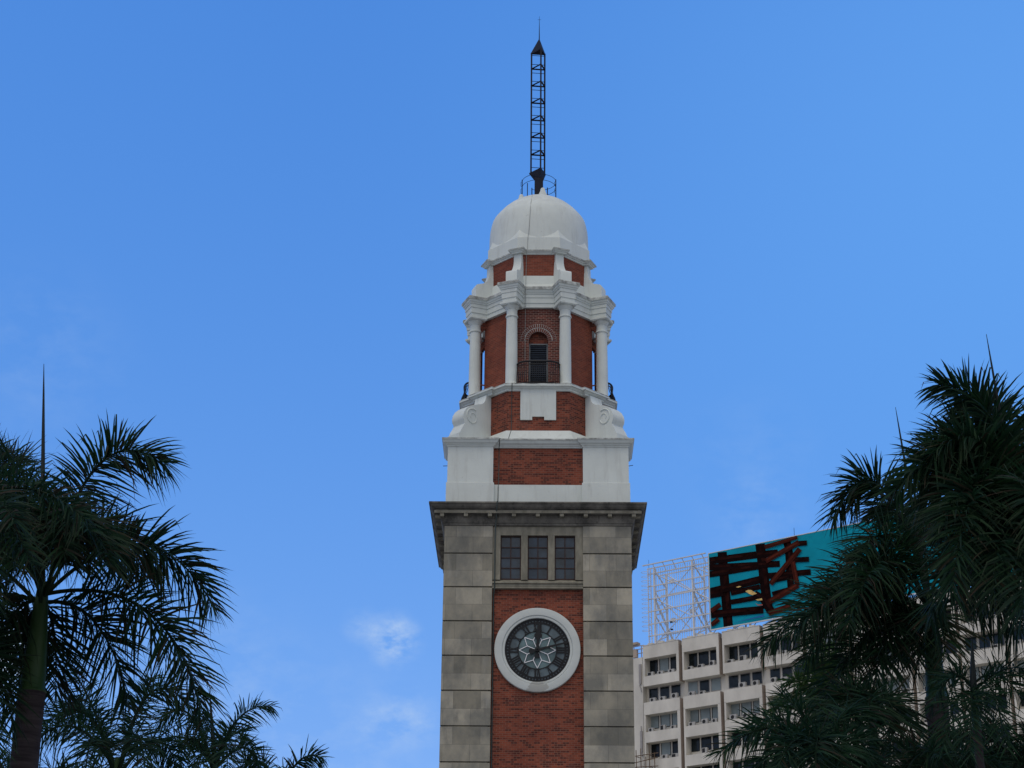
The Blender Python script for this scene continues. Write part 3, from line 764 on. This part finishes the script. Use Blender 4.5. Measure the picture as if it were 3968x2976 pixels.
hand('hour_hand', 3.0, [(-.33, .085), (-.28, .12), (-.20, .10), (-.12, .055), (0, .075), (.1, .065), (.40, .06), (.50, .075), (.56, .16), (.66, .165), (.72, .10), (.80, .085), (.98, .055), (1.12, .03)], -3.80)
hand('minute_hand', 75.5, [(-.36, .03), (-.33, .095), (-.26, .115), (-.19, .08), (-.10, .05), (0, .075), (.12, .05), (.5, .044), (1.0, .034), (1.30, .026), (1.335, .008)], -3.84)
m = MB(); profring(m, [(.085, -3.72), (.085, -3.87), (.04, -3.88)], 24); m.build('hub', 'dial_iron', CK)

# ------------------------------------------------------------------ office building behind the tower
BO = Vector((11.188, 200.0, 0)); ud = Vector((.809017, -.587785, 0)); nn_ = Vector((-.587785, -.809017, 0))
BM = Matrix(((ud.x, -nn_.x, 0, BO.x), (ud.y, -nn_.y, 0, BO.y), (0, 0, 1, 0), (0, 0, 0, 1)))   # local: x along front, y into the building, z up
OB = bpy.data.objects.new('office_building', None); COL.objects.link(OB); OB.matrix_world = BM
setp(OB, 'pale office block with rows of recessed windows and air conditioners behind the palms', 'building')
RF = 55.05; REC = 1.05; FH = 2.97
m = MB()
m.box(-.3, 52, REC, 22, 0, 54.6, 0)                      # body
m.box(-7, -.3, .25, 20, 0, 53.95, 0); m.box(24.3, 25.9, .1, REC, 0, 54.9, 0)
m.box(-.12, 52, .55, 1.0, 54.6, 55.0, 0)
m.build('wall', 'bwall', OB)
starts = [-.08+4.85*i for i in range(5)]+[26.0+4.8*j for j in range(5)]
BW = 4.43
def z_open(k): return 53.65-FH*k
NR = 9
for bi, s0 in enumerate(starts):
    m = MB()
    def bx(x0, x1, z0, z1, y0=0.0, mi=0):
        m.box(s0+x0, s0+x1, y0, REC+.01, z0, z1, mi)
    bx(0, BW, 53.65, RF); bx(0, .20, 51.75, 53.65); bx(BW-.30, BW, 51.75, 53.65); bx(0, BW, 50.70, 51.75)
    bx(0, BW, 47.66, 48.98)
    for k in range(2, NR+1):
        zt = z_open(k); bx(0, .20, zt-1.86, zt); bx(BW-.34, BW, zt-1.86, zt); bx(0, BW, zt-FH if k < NR else 0, zt-1.86)
    # thin strip on the return facing right, darker and browner than the front
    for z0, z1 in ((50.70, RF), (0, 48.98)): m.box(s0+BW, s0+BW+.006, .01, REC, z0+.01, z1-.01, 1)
    # parapet coping and small vents
    m.box(s0-.03, s0+BW+.03, -.03, REC*.6, RF, RF+.07, 0)
    for q in range(3): m.box(s0+.6+q*1.3, s0+1.2+q*1.3, .05, .4, RF+.07, RF+.22+.05*(q % 2), 0)
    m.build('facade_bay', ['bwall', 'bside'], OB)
    for k in range(0, NR):
        zt = z_open(k); zs_ = zt-(1.36 if k else 1.46)
        zh = zt+.12 if k != 1 else zt-.02
        f = MB(); g_ = MB()
        style = random.random()
        for q, (x0, x1) in enumerate(((.02, 1.20), (1.40, 2.58), (2.78, 3.96))):
            x0 += s0; x1 += s0; y = REC
            if k == 0 and bi != 1: y = REC
            f.box(x0, x0+.05, y-.05, y+.02, zs_, zh); f.box(x1-.05, x1, y-.05, y+.02, zs_, zh)
            f.box(x0+.05, x1-.05, y-.05, y+.02, zs_, zs_+.06); f.box(x0+.05, x1-.05, y-.05, y+.02, zh-.05, zh)
            f.box((x0+x1)/2-.02, (x0+x1)/2+.02, y-.045, y+.02, zs_+.06, zh-.05) if style > .75 else None
            bl = 0
            if k in (2,) or (k == 1 and bi == 1 and q != 1) or random.random() < .08: bl = 1
            t = random.uniform(-.012, .012)
            g_.poly([(x0+.05, y-.012+t, zs_+.06), (x1-.05, y-.012-t, zs_+.06), (x1-.05, y-.012-t, zh-.05), (x0+.05, y-.012+t, zh-.05)], bl)
        fo = f.build('window', 'bframe' if k == 1 else 'acdark', OB); g_.build('pane', ['bglass', 'blind'], fo)
        # air conditioners on the ledge
        led = zt-1.86 if k >= 2 else (51.75 if k == 0 else 48.98)
        for q in range(3):
            if random.random() < (.80 if bi < 4 else .5):
                m = MB(); x = s0+.35+q*1.33+random.uniform(0, .35); hh = random.choice((.36, .42, .55)); ww = random.choice((.62, .72, .8)); y0 = random.uniform(.05, .2)
                m.box(x, x+ww, y0, y0+.3, led, led+hh, 0)
                r_ = min(hh, ww)*.36; xc = x+ww*.42; zc = led+hh*.5
                if random.random() < .6:
                    m.poly([(xc+r_*math.cos(2*math.pi*j/16), y0-.012, zc+r_*math.sin(2*math.pi*j/16)) for j in range(16)], 1)
                else: m.box(x+.06, x+ww*.62, y0-.012, y0, led+.06, led+hh-.06, 1)
                m.build('air_conditioner', ['ac', 'acdark'], OB)
# details on the end strip
m = MB(); m.box(-.68, -.42, .10, .25, 51.1, 53.2); m.tube([(-.5, .1, 51.1), (-.62, .12, 50.9), (-.45, .12, 50.6), (-.4, .12, 50.2)], .05, 6)
m.box(-.66, -.40, .10, .25, 43.9, 46.1); m.tube([(-.5, .1, 46.1), (-.5, .1, 46.6)], .05, 6); m.tube([(-.55, .1, 43.9), (-.35, .12, 43.6), (-.5, .12, 43.4)], .06, 6)
m.build('wall_cabinet', 'bframe', OB)
m = MB()
for x in (-2.4, -1.5, -.55): m.tube([(x, .5, 53.9), (x, .5, 55.3)], .05, 6)
for z in (54.5, 54.95, 55.3): m.tube([(-3, .5, z), (-.2, .5, z)], .045, 6)
m.box(-1.6, -1.1, .4, .7, 54.1, 55.0); m.box(-2.2, -.9, .2, .8, 55.45, 55.7)
m.build('roof_railing', 'bside', OB)

# ------------------------------------------------------------------ roof sign frame
SF = bpy.data.objects.new('sign_frame', None); COL.objects.link(SF); SF.matrix_world = BM
setp(SF, 'bare white steel sign scaffolding with ladder on the roof left of the teal billboard', 'sign frame')
YP = .3
posts = [1.30, 6.06, 10.9, 15.7, 20.5, 25.3, 30.1, 34.9, 39.7, 44.5]
for x in posts:
    m = MB(); m.box(x-.09, x+.09, YP, YP+.2, 54.6, 63.55); m.build('post', 'signsteel', SF)
BZ = [63.52, 62.90, 61.52, 60.12, 58.76, 57.37, 56.09]
for i_, z in enumerate(BZ):
    m = MB(); m.box(.45, 46, YP-.02, YP+.08, z-.055, z+.055); m.build('beam', 'signsteel', SF)
m = MB(); m.box(.35, 8.2, YP-.75, YP-.60, 63.68, 63.78)                           # lamp rail leaning out over the front
for k in range(6):
    x = 1.6+1.22*k
    m.tube([(x, YP+.05, 62.95), (x, YP-.2, 63.35), (x, YP-.68, 63.72)], .05, 5)
m.build('lamp_rail', 'signsteel', SF)
m = MB(); m.box(.3, 46, YP+2.4, YP+2.5, 63.35, 63.45)
for z in (61.1, 59.6, 58.2, 56.7): m.box(.6, 46, YP+2.4, YP+2.48, z-.05, z+.05)
x = 1.5
while x < 8.2:                                            # thin hanging wires behind the beams
    m.box(x-.021, x+.021, YP+.16, YP+.20, 55.0, 63.4); x += .28
m.build('rear_grid', 'signsteel', SF)
m = MB()
for x in posts[:6]:
    zz = [63.3, 60.9, 58.3, 55.4]
    for j in range(3):
        m.tube([(x, YP+.15, zz[j]), (x, YP+2.5, (zz[j]+zz[j+1])/2-.3)], .085, 5); m.tube([(x, YP+.15, zz[j+1]), (x, YP+2.5, (zz[j]+zz[j+1])/2-.3)], .07, 5)
    m.tube([(x, YP+2.5, 63.4), (x, YP+2.5, 54.6)], .11, 5)
    m.tube([(x, YP+.15, 60.1), (x, YP+5.2, 54.6)], .13, 5)
for a_, b_ in zip(posts[:3], posts[1:4]):
    m.tube([(a_, YP+.1, 62.9), (b_, YP+.1, 60.1)], .05, 4); m.tube([(a_, YP+.1, 58.7), (b_, YP+.1, 62.9)], .05, 4)
    m.tube([(a_, YP+.1, 60.1), (b_, YP+.1, 57.4)], .05, 4); m.tube([(a_, YP+.1, 55.2), (b_, YP+.1, 58.7)], .05, 4)
    m.tube([(a_, YP+2.45, 55), (b_, YP+2.45, 60)], .06, 4); m.tube([(a_, YP+2.45, 60), (b_, YP+2.45, 55)], .06, 4); m.tube([(a_, YP+2.45, 63.4), (b_, YP+2.45, 60)], .06, 4)
m.build('brace', 'signsteel', SF)
m = MB()
for x in (.60, .95): m.box(x-.035, x+.035, YP-.1, YP, 54.6, 63.5)
for k in range(30): m.box(.60, .95, YP-.07, YP-.03, 54.9+.29*k-.015, 54.9+.29*k+.015)
for k in range(14):
    z = 56.6+.495*k
    m.tube([(.60, YP-.05, z), (.30, YP-.15, z+.03), (.08, YP-.35, z), (.12, YP-.65, z), (.5, YP-.8, z), (.95, YP-.6, z), (.95, YP-.05, z)], .022, 4)
m.build('ladder', 'signsteel', SF)
m = MB(); m.tube([(.7, YP, 63.5), (.7, YP, 64.5)], .02, 4); m.tube([(18.4, YP, 63.7), (18.4, YP, 64.75)], .025, 4); m.tube([(23.9, YP, 63.7), (23.9, YP, 64.3)], .02, 4); m.build('aerial', 'steel_dark', SF)
m = MB()
for x, z in ((2.5, 61.9), (4.9, 58.2), (7.5, 58.6), (2.6, 57.6)): m.box(x, x+.4, YP+1.2, YP+1.5, z, z+.42)
for x, z in ((3.3, 57.1), (3.35, 56.3)): m.box(x, x+.22, YP-.2, YP, z, z+.13, 1)
m.build('junction_box', ['signsteel', 'acdark'], SF)

# ------------------------------------------------------------------ billboard
BB = bpy.data.objects.new('billboard', None); COL.objects.link(BB); BB.matrix_world = BM
setp(BB, 'long teal rooftop billboard picturing crossed brown logs', 'billboard')
BEAMS = [(0, [(9.38, 63.72), (9.81, 55.45), (10.9, 55.36), (10.48, 63.6)]), (0, [(13.92, 63.74), (14.5, 56.75), (15.59, 56.69), (15.02, 63.67)]), (0, [(17.17, 63.52), (17.45, 61.89), (18.28, 61.9), (18.01, 63.53)]), (0, [(17.34, 62.67), (17.44, 58.31), (18.19, 58.23), (18.09, 62.58)]), (1, [(17.93, 61.14), (18.35, 58.48), (18.9, 58.48), (18.48, 61.14)]), (0, [(8.39, 62.58), (14.02, 62.23), (13.95, 62.99), (8.36, 63.35)]), (0, [(14.0, 62.25), (16.53, 62.01), (16.5, 62.72), (13.96, 62.96)]), (0, [(8.36, 61.92), (16.69, 60.83), (16.69, 61.48), (8.36, 62.59)]), (0, [(8.36, 61.16), (14.26, 61.0), (14.17, 61.67), (8.36, 61.84)]), (0, [(8.36, 59.2), (14.52, 59.5), (14.35, 60.29), (8.36, 60.01)]), (0, [(15.23, 59.8), (20.19, 59.37), (20.17, 59.97), (15.19, 60.42)]), (0, [(10.87, 58.77), (14.35, 58.87), (14.25, 59.4), (10.76, 59.3)]), (0, [(8.36, 58.89), (9.93, 58.88), (9.77, 59.86), (8.36, 59.87)]), (0, [(10.81, 57.81), (14.67, 57.78), (14.6, 58.3), (10.73, 58.34)]), (0, [(8.41, 56.76), (14.59, 56.28), (14.55, 57.06), (8.36, 57.56)]), (0, [(18.69, 62.66), (19.94, 62.52), (19.93, 63.04), (18.67, 63.19)]), (0, [(18.12, 61.03), (20.07, 60.76), (20.07, 61.28), (18.12, 61.55)]), (1, [(15.23, 61.44), (19.19, 62.73), (18.93, 63.25), (14.96, 61.96)]), (1, [(15.76, 58.97), (19.33, 62.07), (18.9, 62.49), (15.33, 59.39)]), (1, [(15.42, 57.04), (18.87, 58.26), (18.57, 58.83), (15.11, 57.61)]), (1, [(8.55, 57.26), (9.75, 57.77), (9.44, 58.25), (8.36, 57.75)]), (1, [(8.5, 55.79), (9.5, 56.24), (9.18, 56.72), (8.36, 56.27)]), (1, [(15.14, 62.96), (18.97, 63.37), (18.84, 63.74), (15.0, 63.44)]), (0, [(15.71, 59.25), (17.79, 59.32), (17.7, 59.84), (15.61, 59.77)]), (0, [(15.74, 57.9), (17.73, 58.08), (17.62, 58.51), (15.63, 58.34)]), (1, [(15.3, 55.84), (17.85, 56.19), (17.68, 56.78), (15.12, 56.43)]), (0, [(13.38, 58.17), (15.04, 57.03), (15.49, 57.63), (13.82, 58.78)]), (0, [(14.21, 57.72), (15.08, 56.11), (15.91, 56.41), (15.04, 58.02)])]
YEL = [[(12.61, 58.9), (12.95, 59.0), (13.33, 58.91), (13.98, 58.41), (13.4, 58.35), (13.03, 58.57)], [(13.76, 57.82), (14.53, 57.84), (14.57, 57.62), (14.04, 57.66)], [(11.52, 59.53), (11.96, 59.58), (12.2, 59.48), (11.81, 59.43)]]
ORG = [[(13.7, 57.49), (14.02, 57.26), (14.59, 57.2), (14.57, 57.07), (14.02, 57.16)], [(26.39, 63.07), (27.49, 62.61), (27.47, 62.4), (26.42, 62.81)]]
BLUE = [(10.92, 55.78), (12.72, 55.94), (14.73, 56.08), (14.63, 55.89)]
YB = .12
m = MB(); m.box(8.30, 46.0, YB, YB+.12, 55.58, 63.76); m.build('poster', 'teal', BB)
m = MB(); m.box(8.22, 46.08, YB-.03, YB+.12, 63.76, 63.84); m.box(8.22, 8.30, YB-.03, YB+.12, 55.5, 63.76); m.box(8.30, 46.08, YB-.03, YB+.12, 55.46, 55.58); m.build('trim', 'signsteel', BB)
def clampz(p): return (max(8.31, p[0]), min(63.75, max(55.6, p[1])))
lay = 0
def log_quad(m, q4, y, red):
    """a printed log: body, and a lighter band along its upper edge"""
    q4 = [Vector((*p, 0)) for p in q4]
    fat = 0 if red else .01
    q4 = [q4[0]+(q4[0]-q4[3])*fat, q4[1]+(q4[1]-q4[2])*fat, q4[2]+(q4[2]-q4[1])*fat, q4[3]+(q4[3]-q4[0])*fat]
    q4 = [Vector((*clampz((p.x, p.y)), 0)) for p in q4]
    m.poly([(p.x, y, p.y) for p in q4], 1 if red else 0)
    # q4 order: lower a, lower b, upper b, upper a (or left/right for uprights)
    k0, k1 = (.45, .80)
    a0 = q4[0].lerp(q4[3], k0); a1 = q4[0].lerp(q4[3], k1); b0 = q4[1].lerp(q4[2], k0); b1 = q4[1].lerp(q4[2], k1)
    a0, b0 = a0.lerp(b0, .03), a0.lerp(b0, .97); a1, b1 = a1.lerp(b1, .06), a1.lerp(b1, .94)
    m.poly([(p.x, y-.003, p.y) for p in (a0, b0, b1, a1)], 2 if red else 3)
MT['log_mid'] = plain('brown_log_print_light', (.030, .008, .006), .9, .04, .5, .8)
MT['logred_mid'] = plain('red_log_print_light', (.105, .022, .012), .9, .04, .3, .8)
MT['orange'] = plain('orange_print', (.42, .09, .05), .6, .25, .2, 3)
m = MB()
for i_, (red, q4) in enumerate(sorted(BEAMS, key=lambda t: t[0])): log_quad(m, q4, YB-.006-.006*i_, red)
m.build('log_picture', ['log', 'logred', 'logred_mid', 'log_mid'], BB)
m = MB(); yy = YB-.006*(len(BEAMS)+3)
for pp, mm in [(p, 'yellow') for p in YEL]+[(p, 'orange') for p in ORG]+[(BLUE, 'blue')]:
    m = MB(); m.poly([(x, yy, z) for x, z in pp]); m.build('printed_patch', mm, BB)

# ------------------------------------------------------------------ bamboo scaffold on the far facade
SC = bpy.data.objects.new('bamboo_scaffold', None); COL.objects.link(SC); SC.matrix_world = BM
setp(SC, 'small bamboo pole scaffold lashed to the office wall beside the tower', 'scaffold')
rs = random.Random(3)
m = MB()
for x in (-.75, -.2, .35, .9, 1.5): m.tube([(x, -.45, 36), (x+rs.uniform(-.1, .1), -.5, 43.7+rs.uniform(-.6, 1.1))], .045, 6)
m.build('upright', 'bamboo', SC)
m = MB()
for z in (43.4, 42.8, 42.2, 41.6, 40.9): m.tube([(-1.0+rs.uniform(-.1, .1), -.5, z+rs.uniform(-.12, .12)), (1.8+rs.uniform(-.2, .2), -.52, z+rs.uniform(-.15, .2))], .045, 6)
for z in (43.3, 42.1): m.tube([(-.7, -.5, z), (-.7, .25, z)], .04, 6); m.tube([(.9, -.5, z), (.9, .1, z)], .04, 6)
m.build('ledger', 'bamboo', SC)

# ------------------------------------------------------------------ palms
def frond_mesh(P0, P1, P2, rng, leaf=.62, dens=30, droop=.55, wid=.036, brown=.10, gap=.16, spread=44, root=.036):
    mb = MB(); mb.tint = []
    n = 26
    pt = lambda t: P0*(1-t)**2+P1*(2*t*(1-t))+P2*t*t
    tg = lambda t: ((P1-P0)*(2*(1-t))+(P2-P1)*(2*t)).normalized()
    pts = [pt(k/n) for k in range(n+1)]
    length = sum((pts[k+1]-pts[k]).length for k in range(n))
    mb.tube(pts, [root*(1-k/n)**.8+.004 for k in range(n+1)], 5)
    mb.tint += [(.3, .15)]*len(mb.v)
    nrach = len(mb.f)
    cnt = int(length*dens)
    up = Vector((0, 0, 1))
    frondtone = rng.uniform(-.2, .2)
    for i in range(cnt):
        t = gap+(1-gap)*((i+rng.random()*.7)/cnt)
        b = pt(t); T = tg(t)
        side = T.cross(up)
        if side.length < .15: side = T.cross(Vector((0, 1, 0)))
        side.normalize(); nrm = side.cross(T).normalized()
        tt = (t-gap)/(1-gap)
        prof = min(1, .5+2.0*tt)*(1-.52*max(0, (tt-.5)/.5)**1.4)
        for sg in (-1, 1):
            ph = R_(rng.gauss(8, spread))
            d = (side*(sg*math.cos(ph))+nrm*math.sin(ph)+T*(.30+.85*tt*tt+rng.uniform(-.1, .15))).normalized()
            Ln = leaf*prof*rng.uniform(.75, 1.12)
            g_ = droop*rng.uniform(.6, 1.35)
            wdir = (T-d*T.dot(d))
            if wdir.length < 1e-3: wdir = nrm.copy()
            wdir.normalize()
            tw = R_(rng.gauss(0, 30)); cr = d.cross(wdir); wdir = wdir*math.cos(tw)+cr*math.sin(tw)
            W = wid*rng.uniform(.75, 1.2)*(.65+.35*prof)
            col = (min(1, max(0, rng.random()+frondtone)), 0)
            isb = rng.random() < brown
            prev = None
            bend = rng.random() < .12
            for s_, wf in ((0, .45), (.22, 1), (.5, .92), (.78, .55), (1, 0)):
                p = b+d*(Ln*s_)-up*(Ln*g_*s_*s_)
                p = p+d*(-Ln*.25*g_*s_*s_)
                if bend and s_ > .9: p = p-up*Ln*.22
                br = (.9 if isb else 0)+(.3 if s_ > .75 and brown > .07 else 0)
                cc = (col[0], min(1, br*rng.uniform(.6, 1)))
                if wf > 0:
                    cur = (mb.vert(p-wdir*(W*wf/2)), mb.vert(p+wdir*(W*wf/2))); mb.tint += [cc, cc]
                else:
                    cur = (mb.vert(p),); mb.tint += [cc]
                if prev:
                    if len(cur) == 2: mb.face((prev[0], prev[1], cur[1], cur[0]))
                    else: mb.face((prev[0], prev[1], cur[0]))
                prev = cur
    return mb

def palm(crown, Y, label, shaft_px=None, fronds=(), rand=(), spear=None, mat_='frond', trunk_r=.25, shaft_len=1.65, leaf=.62, dens=42, seed=1, brown=.10, group='palm trees in front of the tower and office block', droop=.25, wid=.034, root=.036):
    rng = random.Random(seed)
    c = at(*crown, Y); base = Vector((c.x, c.y, 0))
    T = empty('palm_tree', base, label, 'palm tree', group)
    loc = lambda p: p-base
    zc = c.z; zs = zc-shaft_len
    m = MB(); prof = []
    K = 14
    for k in range(K+1):
        t = k/K; z = zs*t
        r = trunk_r*(1.12-.30*t+.18*math.sin(math.pi*min(1, t*1.25))*(1 if t < .8 else .85)) if t < .97 else trunk_r*.84
        prof.append((r*(1+.012*(-1)**k), z))
    prof[0] = (trunk_r*1.35, 0)
    m.lathe(prof, 20); m.build('trunk', 'bark', T, 60)
    m = MB(); m.lathe([(trunk_r*.86, zs), (trunk_r*.90, zs+.02), (trunk_r*.78, zs+.06), (trunk_r*.74, zs+.35), (trunk_r*.62, zs+shaft_len*.55), (trunk_r*.46, zc-.15), (trunk_r*.30, zc+.25)], 18); m.build('crown_shaft', 'shaft', T, 60)
    if spear:
        tip = loc(at(spear[0], spear[1], Y-.1)); c0 = loc(c)
        m = MB(); L_ = (tip-c0).length
        m.tube([c0.lerp(tip, k/8) for k in range(9)], [(.058*(1-k/8)**.75+.005) for k in range(9)], 6); m.build('spear_leaf', 'spear', T, 60)
    allf = []
    for f in fronds:
        (tx, ty), (kx, ky), dy = f[0], f[1], (f[2] if len(f) > 2 else 0)
        b0 = c if len(f) < 4 else at(*f[3], Y)
        allf.append((loc(b0)+Vector((0, 0, rng.uniform(-.25, .05))), loc(at(kx, ky, Y+dy*.5)), loc(at(tx, ty, Y+dy))))
    for az, el, Lf, sag in rand:
        a_ = R_(az+rng.uniform(-8, 8)); h = Vector((math.sin(a_), math.cos(a_), 0)); Lf *= rng.uniform(.92, 1.08)
        c0 = loc(c)+Vector((0, 0, rng.uniform(-.3, .05)))
        k1 = c0+h*(Lf*.55*math.cos(R_(el)))+Vector((0, 0, Lf*.62*math.sin(R_(el))))
        tp = c0+h*(Lf*(.62+.30*math.cos(R_(el))))+Vector((0, 0, Lf*(.75*math.sin(R_(el))-sag)))
        allf.append((c0, k1, tp))
    for (p0, p1, p2) in allf:
        p0 = p0+Vector((rng.uniform(-.05, .05), rng.uniform(-.05, .05), 0))
        frond_mesh(p0, p1, p2, rng, leaf*1.38, dens, droop, wid, brown, root=root).build('frond', mat_, T, uv=False)
    return T

# az: degrees clockwise from straight away from the viewer (90 = right)
palm((162, 2312), 31, 'big royal palm at the left edge with a tall bare spear and thick grey trunk', spear=(170, 1410), seed=11, trunk_r=.265, brown=.2, leaf=.80, wid=.040, shaft_len=1.62,
     fronds=[((645, 1800), (330, 1570), -.6), ((830, 2360), (580, 1880), .3), ((790, 2790), (660, 2190), -.4), ((500, 2730), (400, 2280), .6),
             ((20, 1760), (60, 1760), 2.2), ((-60, 1690), (20, 1900), 1.6), ((-420, 2250), (-150, 1980), 0), ((-330, 2600), (-150, 2200), .4), ((-60, 2760), (0, 2300), -.3), ((215, 2690), (230, 2360), 1.2),
             ((75, 2740), (80, 2330), .8), ((350, 2060), (150, 1800), -2.4), ((250, 2150), (190, 1780), -2.2), ((60, 2200), (90, 1800), -2), ((420, 2200), (330, 1800), -1.8), ((560, 2230), (400, 1800), 1.6),
             ((-120, 2300), (-30, 1900), -2.2)])
palm((-260, 2010), 26, 'royal palm beyond the left edge reaching only its green fronds into view', seed=12, leaf=.55, fronds=[((330, 2010), (60, 1760), -.8), ((120, 2180), (-60, 1800), -1.4), ((-40, 2330), (-120, 1850), -1.2), ((60, 2020), (-90, 1780), -2)])
palm((-280, 2430), 30, 'royal palm at the left border showing only drooping dark frond tips', seed=13, fronds=[((55, 2830), (-30, 2390), 0), ((-10, 2950), (-130, 2500), -.6), ((30, 2600), (-100, 2300), .6)])
palm((452, 2990), 37, 'green palm behind the big left trunk with upright stalks and feathery fronds', seed=14, leaf=.5, dens=34, wid=.032, trunk_r=.2, brown=.05,
     fronds=[((225, 2500), (400, 2760), .5), ((770, 2790), (570, 2470), -.3), ((150, 2850), (330, 2590), .8), ((60, 2990), (250, 2640), -.8), ((690, 3010), (640, 2730), .9), ((330, 3040), (340, 2700), -1.8), ((560, 3040), (560, 2690), -1.8), ((250, 2760), (330, 2650), 2.2), ((600, 2620), (520, 2740), 1.8)])
palm((120, 3090), 40, 'palm low behind the grey trunk in the lower left corner', seed=15, leaf=.6, trunk_r=.2, dens=32, rand=[(45*k, 38, 2.7, .4) for k in range(8)])
palm((832, 2960), 41, 'smaller palm with a thin spear right of the drooping left fronds', seed=16, leaf=.46, dens=34, wid=.031, trunk_r=.17, spear=(812, 2670), brown=.04,
     fronds=[((1052, 2735), (900, 2720), -.2), ((610, 2800), (740, 2640), .3), ((1010, 3010), (980, 2800), .8), ((690, 2990), (720, 2740), -.8), ((880, 3010), (890, 2760), -1.4), ((780, 2790), (790, 2850), 1.2), ((560, 2950), (690, 2740), .9), ((960, 2880), (900, 2760), 1.6), ((760, 3060), (780, 2800), -1.5)])
palm((1085, 3085), 43, 'palm whose frond tips just rise above the bottom edge left of the tower', seed=17, leaf=.5, trunk_r=.16,
     fronds=[((1245, 2935), (1140, 2890), 0), ((930, 2985), (1030, 2880), .2), ((1100, 3060), (1110, 2930), -1.2), ((1200, 3080), (1180, 2960), .8)])
palm((3602, 2350), 39, 'large royal palm at right with green crownshaft before the office block', spear=(3470, 1578), seed=21, trunk_r=.27, shaft_len=1.95, leaf=.82, wid=.042, brown=.10,
     fronds=[((2955, 2510), (3290, 2140), 0), ((3140, 2850), (3330, 2330), -.3), ((3370, 2740), (3440, 2300), -.8), ((4060, 2580), (3860, 2200), .2), ((3228, 2010), (3420, 1590), 0), ((3150, 2320), (3420, 2050), .8),
             ((3860, 2100), (3740, 1850), .6), ((3400, 1990), (3490, 1830), 1.2), ((3290, 2420), (3420, 1950), -2), ((3560, 2570), (3570, 2290), -.7), ((3665, 2550), (3650, 2300), -.7), ((3880, 2250), (3780, 1980), -1),
             ((3560, 2000), (3570, 1960), 2.4), ((3120, 2560), (3360, 2180), 1.4), ((3480, 2560), (3520, 2330), 1.4), ((3330, 2180), (3420, 1900), -1.2), ((3080, 2440), (3350, 2150), -1.2), ((3960, 2380), (3780, 2020), -1)])
palm((3990, 2265), 32, 'tallest palm, at the right edge, with its spear near the top right', spear=(3822, 1295), seed=22, trunk_r=.27, leaf=.86, wid=.046, dens=38, brown=.08,
     fronds=[((3635, 1490), (3950, 1520), 0), ((3470, 1900), (3800, 1500), -.3), ((3690, 2290), (3770, 1530), -1.8), ((3850, 1560), (3960, 1760), .8), ((4060, 1560), (4010, 1820), .4), ((3850, 2300), (3860, 1750), -2),
             ((3600, 2400), (3800, 1950), .2), ((4330, 1850), (4150, 1650), 0), ((4400, 2500), (4200, 2000), .3), ((3960, 2380), (3960, 1800), -2.4), ((3720, 1800), (3860, 1560), 2), ((3560, 1960), (3790, 1620), 1.2),
             ((3930, 1760), (3960, 1700), 2.6), ((3650, 2050), (3800, 1640), -1.2), ((4020, 2060), (4000, 1640), -2.2), ((3620, 1760), (3860, 1500), -.8), ((3560, 1800), (3830, 1480), .6), ((3760, 1560), (3900, 1560), .6)])
palm((3772, 2665), 31, 'slim young palm in front of the right crownshaft with thin arching fronds', spear=(3766, 2470), seed=23, trunk_r=.085, shaft_len=.7, leaf=.42, dens=34, wid=.026, root=.018, brown=.04,
     fronds=[((3600, 2760), (3690, 2540), 0), ((3960, 2720), (3870, 2540), .2), ((3900, 2900), (3850, 2580), -.5), ((3655, 2900), (3710, 2600), -.5), ((3760, 2930), (3765, 2640), -1), ((4010, 2610), (3890, 2540), .6), ((3630, 2640), (3710, 2560), .7), ((3800, 2840), (3800, 2600), 1)])
palm((3190, 2960), 34, 'palm filling the lower right foreground, fronds fanned out before the office windows', seed=24, trunk_r=.22, leaf=.56, dens=36, brown=.05,
     fronds=[((2785, 2920), (3040, 2700), 0), ((2870, 3060), (3060, 2760), -.4), ((3030, 2690), (3140, 2760), .8), ((3330, 2760), (3250, 2700), .5), ((3400, 2990), (3310, 2740), 0), ((3160, 3030), (3160, 2720), -1.5), ((3260, 3050), (3260, 2740), -1.2), ((2930, 2800), (3080, 2730), 1), ((3010, 2990), (3100, 2740), -1.2)])
palm((3175, 2790), 46, 'bright green palm standing behind the hanging fronds, stalks yellow green', seed=25, trunk_r=.2, leaf=.5, mat_='frond_bright', brown=.03,
     fronds=[((3110, 2440), (3180, 2600), .3), ((3290, 2430), (3200, 2590), 0), ((3050, 2640), (3120, 2610), -.3), ((3330, 2560), (3240, 2590), .3), ((3000, 2760), (3090, 2660), .5), ((3380, 2700), (3280, 2620), -.4), ((3200, 2500), (3190, 2640), -1), ((3140, 2560), (3160, 2660), 1)])
palm((3440, 3120), 36, 'dark palm at the bottom between the bright palm and the grey right trunk', seed=26, trunk_r=.2, leaf=.62, rand=[(36*k+10, 45, 2.6, .35) for k in range(10)])
palm((3900, 3030), 38, 'dense palm in the bottom right corner below the slim young palm', seed=27, trunk_r=.2, leaf=.62, rand=[(33*k, 48, 2.4, .35) for k in range(11)])
palm((3378, 2740), 37, 'dark palm with short drooping fronds just left of the green crownshaft at right', seed=28, trunk_r=.16, leaf=.62, fronds=[((3140, 2900), (3290, 2560), .3), ((3560, 2960), (3480, 2560), .3), ((3360, 3000), (3370, 2560), -1.8), ((3260, 2980), (3310, 2560), -1.2), ((3470, 3010), (3440, 2560), -1.2), ((3200, 2790), (3300, 2600), -.4)])
